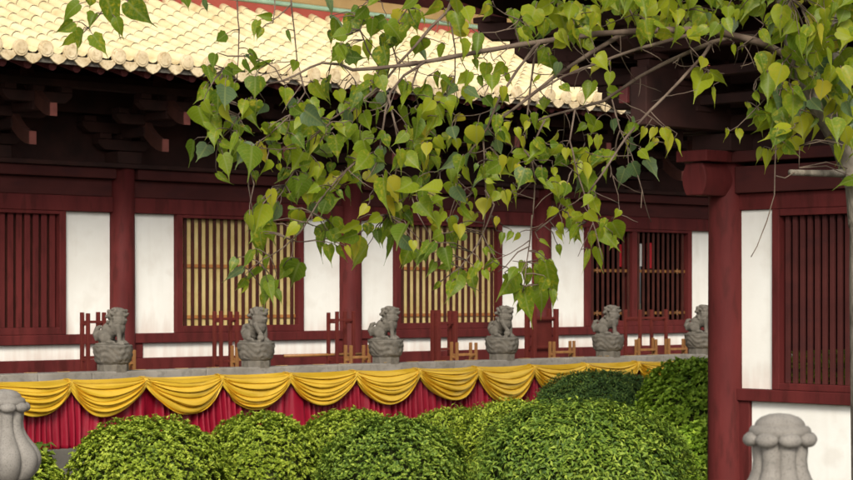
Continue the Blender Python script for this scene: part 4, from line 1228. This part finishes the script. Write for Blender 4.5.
# ---- leaves: (base x, y, tip x, y, width factor, tint or None)
leaves = []
def add_leaf(bx, by, tx, ty, wf=1.0, tint=None, dd=None, spot=None): leaves.append((bx, by, tx, ty, wf, tint, dd, spot))
for L_ in [(79,4,55,19,.8,.42),(73,22,55,36,.95,.42),(76,35,58,50,.6,.62),(83,30,76,53,1.0,.42),(93,35,110,57,1.0,.45),(95,14,86,26,1.0,.42),(105,-6,121,38,.75,.38),(92,-4,88,8,1.4,.4),(116,18,122,40,.85,.44),
           (128,2,153,30,1.0,.30),(184,-4,189,10,1.5,.36),(204,0,209,15,.55,.20),(226,34,214,44,1.25,.3),(296,61,291,73,1.2,.45),(249,50,262,63,.5,.3),(271,18,257,14,.9,.5),(258,21,250,38,.7,.5),(262,28,255,41,.9,.4),(287,31,292,46,.45,.25),
           (704,58,701,70,1.3,.86),(704,74,688,101,.9,.72),(708,74,702,92,.8,.75),(710,72,734,85,.5,.66),(713,88,716,108,.35,.7),(743,14,743,30,1.05,.7),(727,129,725,143,.9,.8),(738,129,741,142,.9,.8),(753,-2,761,10,1.1,.8),(733,45,736,58,.6,.7),(741,43,743,52,.7,.8),
           (668,134,673,156,.9,.9),(675,140,682,156,.7,.8),(664,128,668,146,1.0,.8),(655,128,650,142,.9,.88),(645,128,640,142,.9,.86),(655,138,652,150,.9,.93),(646,160,660,178,.8,.18),(632,163,642,182,1.0,.05),(625,168,618,190,1.0,.12),(640,150,652,160,.8,.6),
           (619,210,615,219,1.3,.7),(812,48,822,98,1.05,.02),(806,40,812,60,1.2,.04),(790,84,787,134,1.1,.10),(838,78,830,118,.9,.08),(845,98,852,138,.9,.12),(822,62,800,70,.7,.15),(840,30,825,62,1.0,.5),
           (806,112,806,146,.9,.85),(797,118,794,140,.9,.9),(815,112,822,144,.6,.8),(778,130,772,160,.8,.86),(786,132,783,158,.7,.9),(768,150,767,172,.7,.8),(762,148,758,164,.7,.75),(780,148,778,163,.7,.82),(851,122,850,186,.5,.2),(838,135,850,150,.6,.6),
           (565,21,566,49,.95,.93),(579,38,582,52,.8,.6),(560,18,530,38,.65,.5),(600,60,588,75,.9,.9),(592,82,588,103,1.0,.5),(577,66,567,75,.6,.93),
           (516,268,505,280,.9,.4),(517,272,494,300,.95,.42),(520,285,514,306,.9,.4),(524,290,531,325,.85,.42),(540,286,546,317,1.0,.5),(545,262,556,300,.7,.48),(538,262,543,275,1.1,.5),(548,260,553,276,.9,.45),(528,268,530,286,.8,.4),(548,270,560,305,.6,.4),(536,275,534,292,.7,.5),(558,245,562,258,.8,.5),(540,240,553,245,.5,.6),
           (493,258,481,274,.8,.6),(480,262,472,278,.7,.6),(462,270,450,290,.9,.4),(458,275,452,302,.9,.45),(470,272,478,294,.85,.45),(440,282,432,294,.6,.4),(452,262,444,274,.7,.35),(512,232,505,243,.8,.45),(503,233,500,247,.7,.4),(488,246,497,256,.8,.4),(484,248,489,257,.9,.5),(519,233,513,243,.8,.7),
           (300,262,287,288,1.15,.35),(290,262,276,284,1.0,.45),(275,280,256,305,1.0,.42),(268,282,272,303,.7,.5),(252,250,242,272,.9,.42),(262,234,255,258,.8,.38),(243,268,221,281,.5,.14),(262,268,240,284,.7,.3),(268,255,262,275,.6,.45),(248,285,241,296,.4,.7),
           (328,245,330,268,1.0,.4),(322,232,312,260,.5,.35),(338,246,344,264,.6,.45),(346,246,350,262,.6,.9),(358,236,354,264,.6,.9),(380,228,382,248,1.0,.5),(392,236,386,265,.4,.3),(405,252,402,268,.8,.9),(412,250,420,268,.8,.4),(425,246,425,266,.9,.35),(450,232,458,256,1.0,.3),(445,248,450,272,1.0,.33),(448,265,435,271,.8,.4),
           (530,270,522,288,.9,.5),(535,266,545,282,.9,.55),(512,276,518,294,.8,.4),(524,262,518,276,.9,.5),(546,278,538,296,.9,.42),(532,292,540,306,.8,.5),(505,274,512,286,.8,.45),(552,290,556,308,.7,.4),(538,252,545,264,.9,.6),(522,300,517,316,.7,.42),
           (474,268,468,284,.9,.5),(452,282,444,294,.8,.45),(484,270,490,284,.7,.6),(434,262,428,276,.8,.4),(446,258,450,270,.8,.42),(498,262,488,272,.8,.55),
           (246,278,236,292,.8,.4),(258,266,248,280,.8,.45),(276,290,284,304,.8,.42),(264,294,260,308,.8,.4),(236,258,228,274,.8,.38),(282,272,294,280,.8,.5),
           (600,228,620,252,1.05,.55),(612,222,624,246,1.05,.55),(598,248,598,272,.8,.62),(588,250,585,275,.4,.6),(590,232,594,250,.9,.6),(575,225,578,245,.8,.5)]:
    add_leaf(*L_)
# dense parts of the crown: (y row, [(x0, x1, density)])
rows_ = {
 -100: [(720,800,2),(820,860,2)], -80: [(680,880,2)], -60: [(640,890,2)], -40: [(560,890,2)], -20: [(540,890,3)],
 0: [(325,345,1),(345,372,3),(400,430,2),(448,470,2),(482,500,2),(506,520,2),(530,640,4),(640,765,4),(765,853,4)],
 20: [(322,400,3),(402,420,2),(450,480,2),(520,640,3),(640,730,4),(765,853,4)],
 40: [(333,360,3),(360,395,2),(405,425,2),(432,450,1),(462,482,2),(540,575,1),(585,605,1),(786,853,4)],
 60: [(203,222,3),(228,262,3),(330,345,1),(372,385,1),(470,500,2),(525,560,2),(592,620,2),(756,800,3),(800,853,4)],
 80: [(200,262,3),(272,290,2),(300,345,2),(345,400,2),(400,440,2),(440,500,3),(500,540,2),(560,590,1),(600,622,1),(752,800,3),(800,853,4)],
 100: [(197,262,3),(275,300,2),(300,360,3),(365,400,2),(404,420,2),(422,480,3),(482,520,2),(540,562,2),(745,800,3),(800,853,3)],
 120: [(200,260,3),(266,300,3),(300,360,3),(360,400,2),(405,500,3),(500,560,3),(578,602,2),(602,640,2),(760,815,3),(828,853,4)],
 140: [(190,262,3),(262,340,3),(340,400,2),(404,500,3),(500,560,3),(562,620,3),(620,648,2),(762,812,1),(832,853,4)],
 160: [(220,236,2),(256,276,2),(276,330,3),(330,382,3),(394,480,3),(480,560,3),(570,606,3),(838,853,3)],
 180: [(272,300,3),(300,362,3),(372,420,3),(420,500,3),(500,520,2),(540,604,3)],
 200: [(255,320,3),(320,342,3),(352,372,2),(382,440,3),(440,480,2),(484,520,1),(548,604,3)],
 220: [(240,300,3),(318,358,3),(366,402,3),(424,470,3),(482,500,1),(560,614,3)],
 240: [(244,268,1),(350,362,1),(402,452,2),(590,620,1)],
}
for y, segs in rows_.items():
    for x0, x1, dn in segs:
        nl = (x1 - x0) / 20 * {1: 1.0, 2: 2.3, 3: 3.9, 4: 5.6}[dn]
        nl = int(nl) + (1 if tr_.random() < nl - int(nl) else 0)
        for _ in range(nl):
            cx_, cy_ = tr_.uniform(x0, x1), y + tr_.uniform(0, 20)
            ln = float(np.clip(tr_.normal(19.5, 4.8), 9, 30)) * (1.1 if cx_ > 760 else (0.84 if cx_ > 430 and cy_ > 60 else 1.0))
            a = float(tr_.normal(0, 0.55))
            if tr_.random() < 0.10: a += float(tr_.choice([-1.2, 1.2]))
            hx_, hy_ = math.sin(a) * ln / 2, math.cos(a) * ln / 2
            u = tr_.random()
            if u < 0.065: tn = tr_.uniform(0.08, 0.21)
            elif u < 0.135: tn = tr_.uniform(0.86, 0.97)
            else: tn = float(np.clip(tr_.normal(0.50 + (0.08 if cx_ > 430 else -0.04), 0.19), 0.24, 0.86))
            add_leaf(cx_ - hx_, cy_ - hy_, cx_ + hx_, cy_ + hy_, float(np.clip(tr_.normal(0.86, 0.22), 0.30, 1.12)), tn, float(tr_.normal(-0.25 if cx_ > 765 else 0, 0.22)))
# leaf outline: (distance along the midrib, half width)
prof = [(-0.06, 0.10, 0.24), (0.02, 0.20, 0.36), (0.14, 0.25, 0.445), (0.28, 0.245, 0.455), (0.44, 0.21, 0.395), (0.60, 0.15, 0.285), (0.74, 0.085, 0.165), (0.84, 0.042, 0.080), (0.93, 0.018, 0.034), (1.16, 0.004, 0.007)]
NR = len(prof)
Vl, Ql, At, Aa, Al, Asp = [], [], [], [], [], []
smp = np.array(samples)
pt = bm_
for (bx, by, tx, ty, wf, tn, dd, spt) in leaves:
    mx_ = (bx + tx) / 2
    d0 = td(mx_) + (dd if dd is not None else float(tr_.normal(0, 0.10)))
    tilt = float(tr_.normal(0, 0.35))
    ln2 = math.hypot(tx - bx, ty - by)
    B = P(bx, by, d0) - ORG
    E = P(tx, ty, d0 - tilt * ln2 * PXM) - ORG
    yv = (E - B); L3 = yv.length / 1.12; yv.normalize()
    vq = 0.5 if dd is None else 1.0
    view = Vector((float(tr_.normal(0, 0.95 * vq)), -1, float(tr_.normal(0.35 * vq, 0.85 * vq))))
    nv_ = (view - yv * view.dot(yv)).normalized()
    xv = yv.cross(nv_)
    if tn is None: tn = 0.5
    sp_ = float(np.clip(tr_.normal(0.45, 0.4), 0, 1)) if tn > 0.2 else 0.1
    curl = float(tr_.normal(0.14, 0.16)); foldk = float(np.clip(tr_.normal(0.28, 0.22), -0.15, 0.8)); twist = float(tr_.normal(0, 0.40)); bend = float(tr_.normal(0, 0.09)); asym = float(tr_.normal(0, 0.09)); dmg = float(tr_.uniform(0.0, 0.13)); wav = float(tr_.uniform(0, 6))
    Wk = wf * L3 * (0.80 if dd is None else 1.0)
    b0_ = len(Vl)
    for (al, wi, wo) in prof:
        for c_, wv in ((-1, wo), (-0.55, wi * 1.12), (0, 0.0), (0.55, wi * 1.12), (1, wo)):
            lat = math.copysign(wv, c_) * Wk if c_ else 0.0
            base_al = al
            if al < 0.1 and c_ == 0: base_al = al + 0.06
            up = abs(lat) * foldk - curl * L3 * (al ** 2) + 0.03 * L3 * math.sin(7 * al + wav) * abs(c_) + twist * lat * al
            lat *= 1 + asym * c_ + dmg * math.sin(23 * al + 5 * wav * c_) * (abs(c_) == 1)
            lat += bend * L3 * al * al
            p = B + yv * (base_al * L3) + xv * lat + nv_ * up
            Vl.append(tuple(p)); At.append(tn); Aa.append(c_ * (wv / 0.46 if c_ else 0)); Al.append(al); Asp.append(sp_)
    for r_ in range(NR - 1):
        for c_ in range(4):
            a = b0_ + r_ * 5 + c_
            Ql.append((a, a + 1, a + 6, a + 5))
    # leaf stalk to the nearest twig, preferring twigs above
    dv = smp - np.array([bx, by, d0])
    cost = np.hypot(dv[:, 0], dv[:, 1] * np.where(dv[:, 1] > 0, 2.2, 0.9)) + np.abs(dv[:, 2]) * 20
    j = int(np.argmin(cost)); sx_, sy_, sd_ = smp[j]
    dist = math.hypot(sx_ - bx, sy_ - by)
    E2 = P(sx_, sy_, sd_) - ORG
    mid = (B + E2) / 2 + Vector((float(tr_.normal(0, 0.06)) * dist * PXM, 0, 0.12 * dist * PXM))
    pt.tube([B + yv * 0.01 * L3, B - yv * 0.12 * L3 + (E2 - B) * 0.15, mid, E2], [0.45*PXM, 0.40*PXM, (0.45 + 0.004 * dist) * PXM, (0.5 + 0.006 * dist) * PXM], 5)
me = np_mesh('foliage', Vl, Ql, {'tint': At, 'across': Aa, 'along': Al, 'spot': Asp})
link('foliage', me, M['leaf'], tree)
bm_.build('branches', M['twig'], tree, smooth=True)
print('leaves', len(leaves))
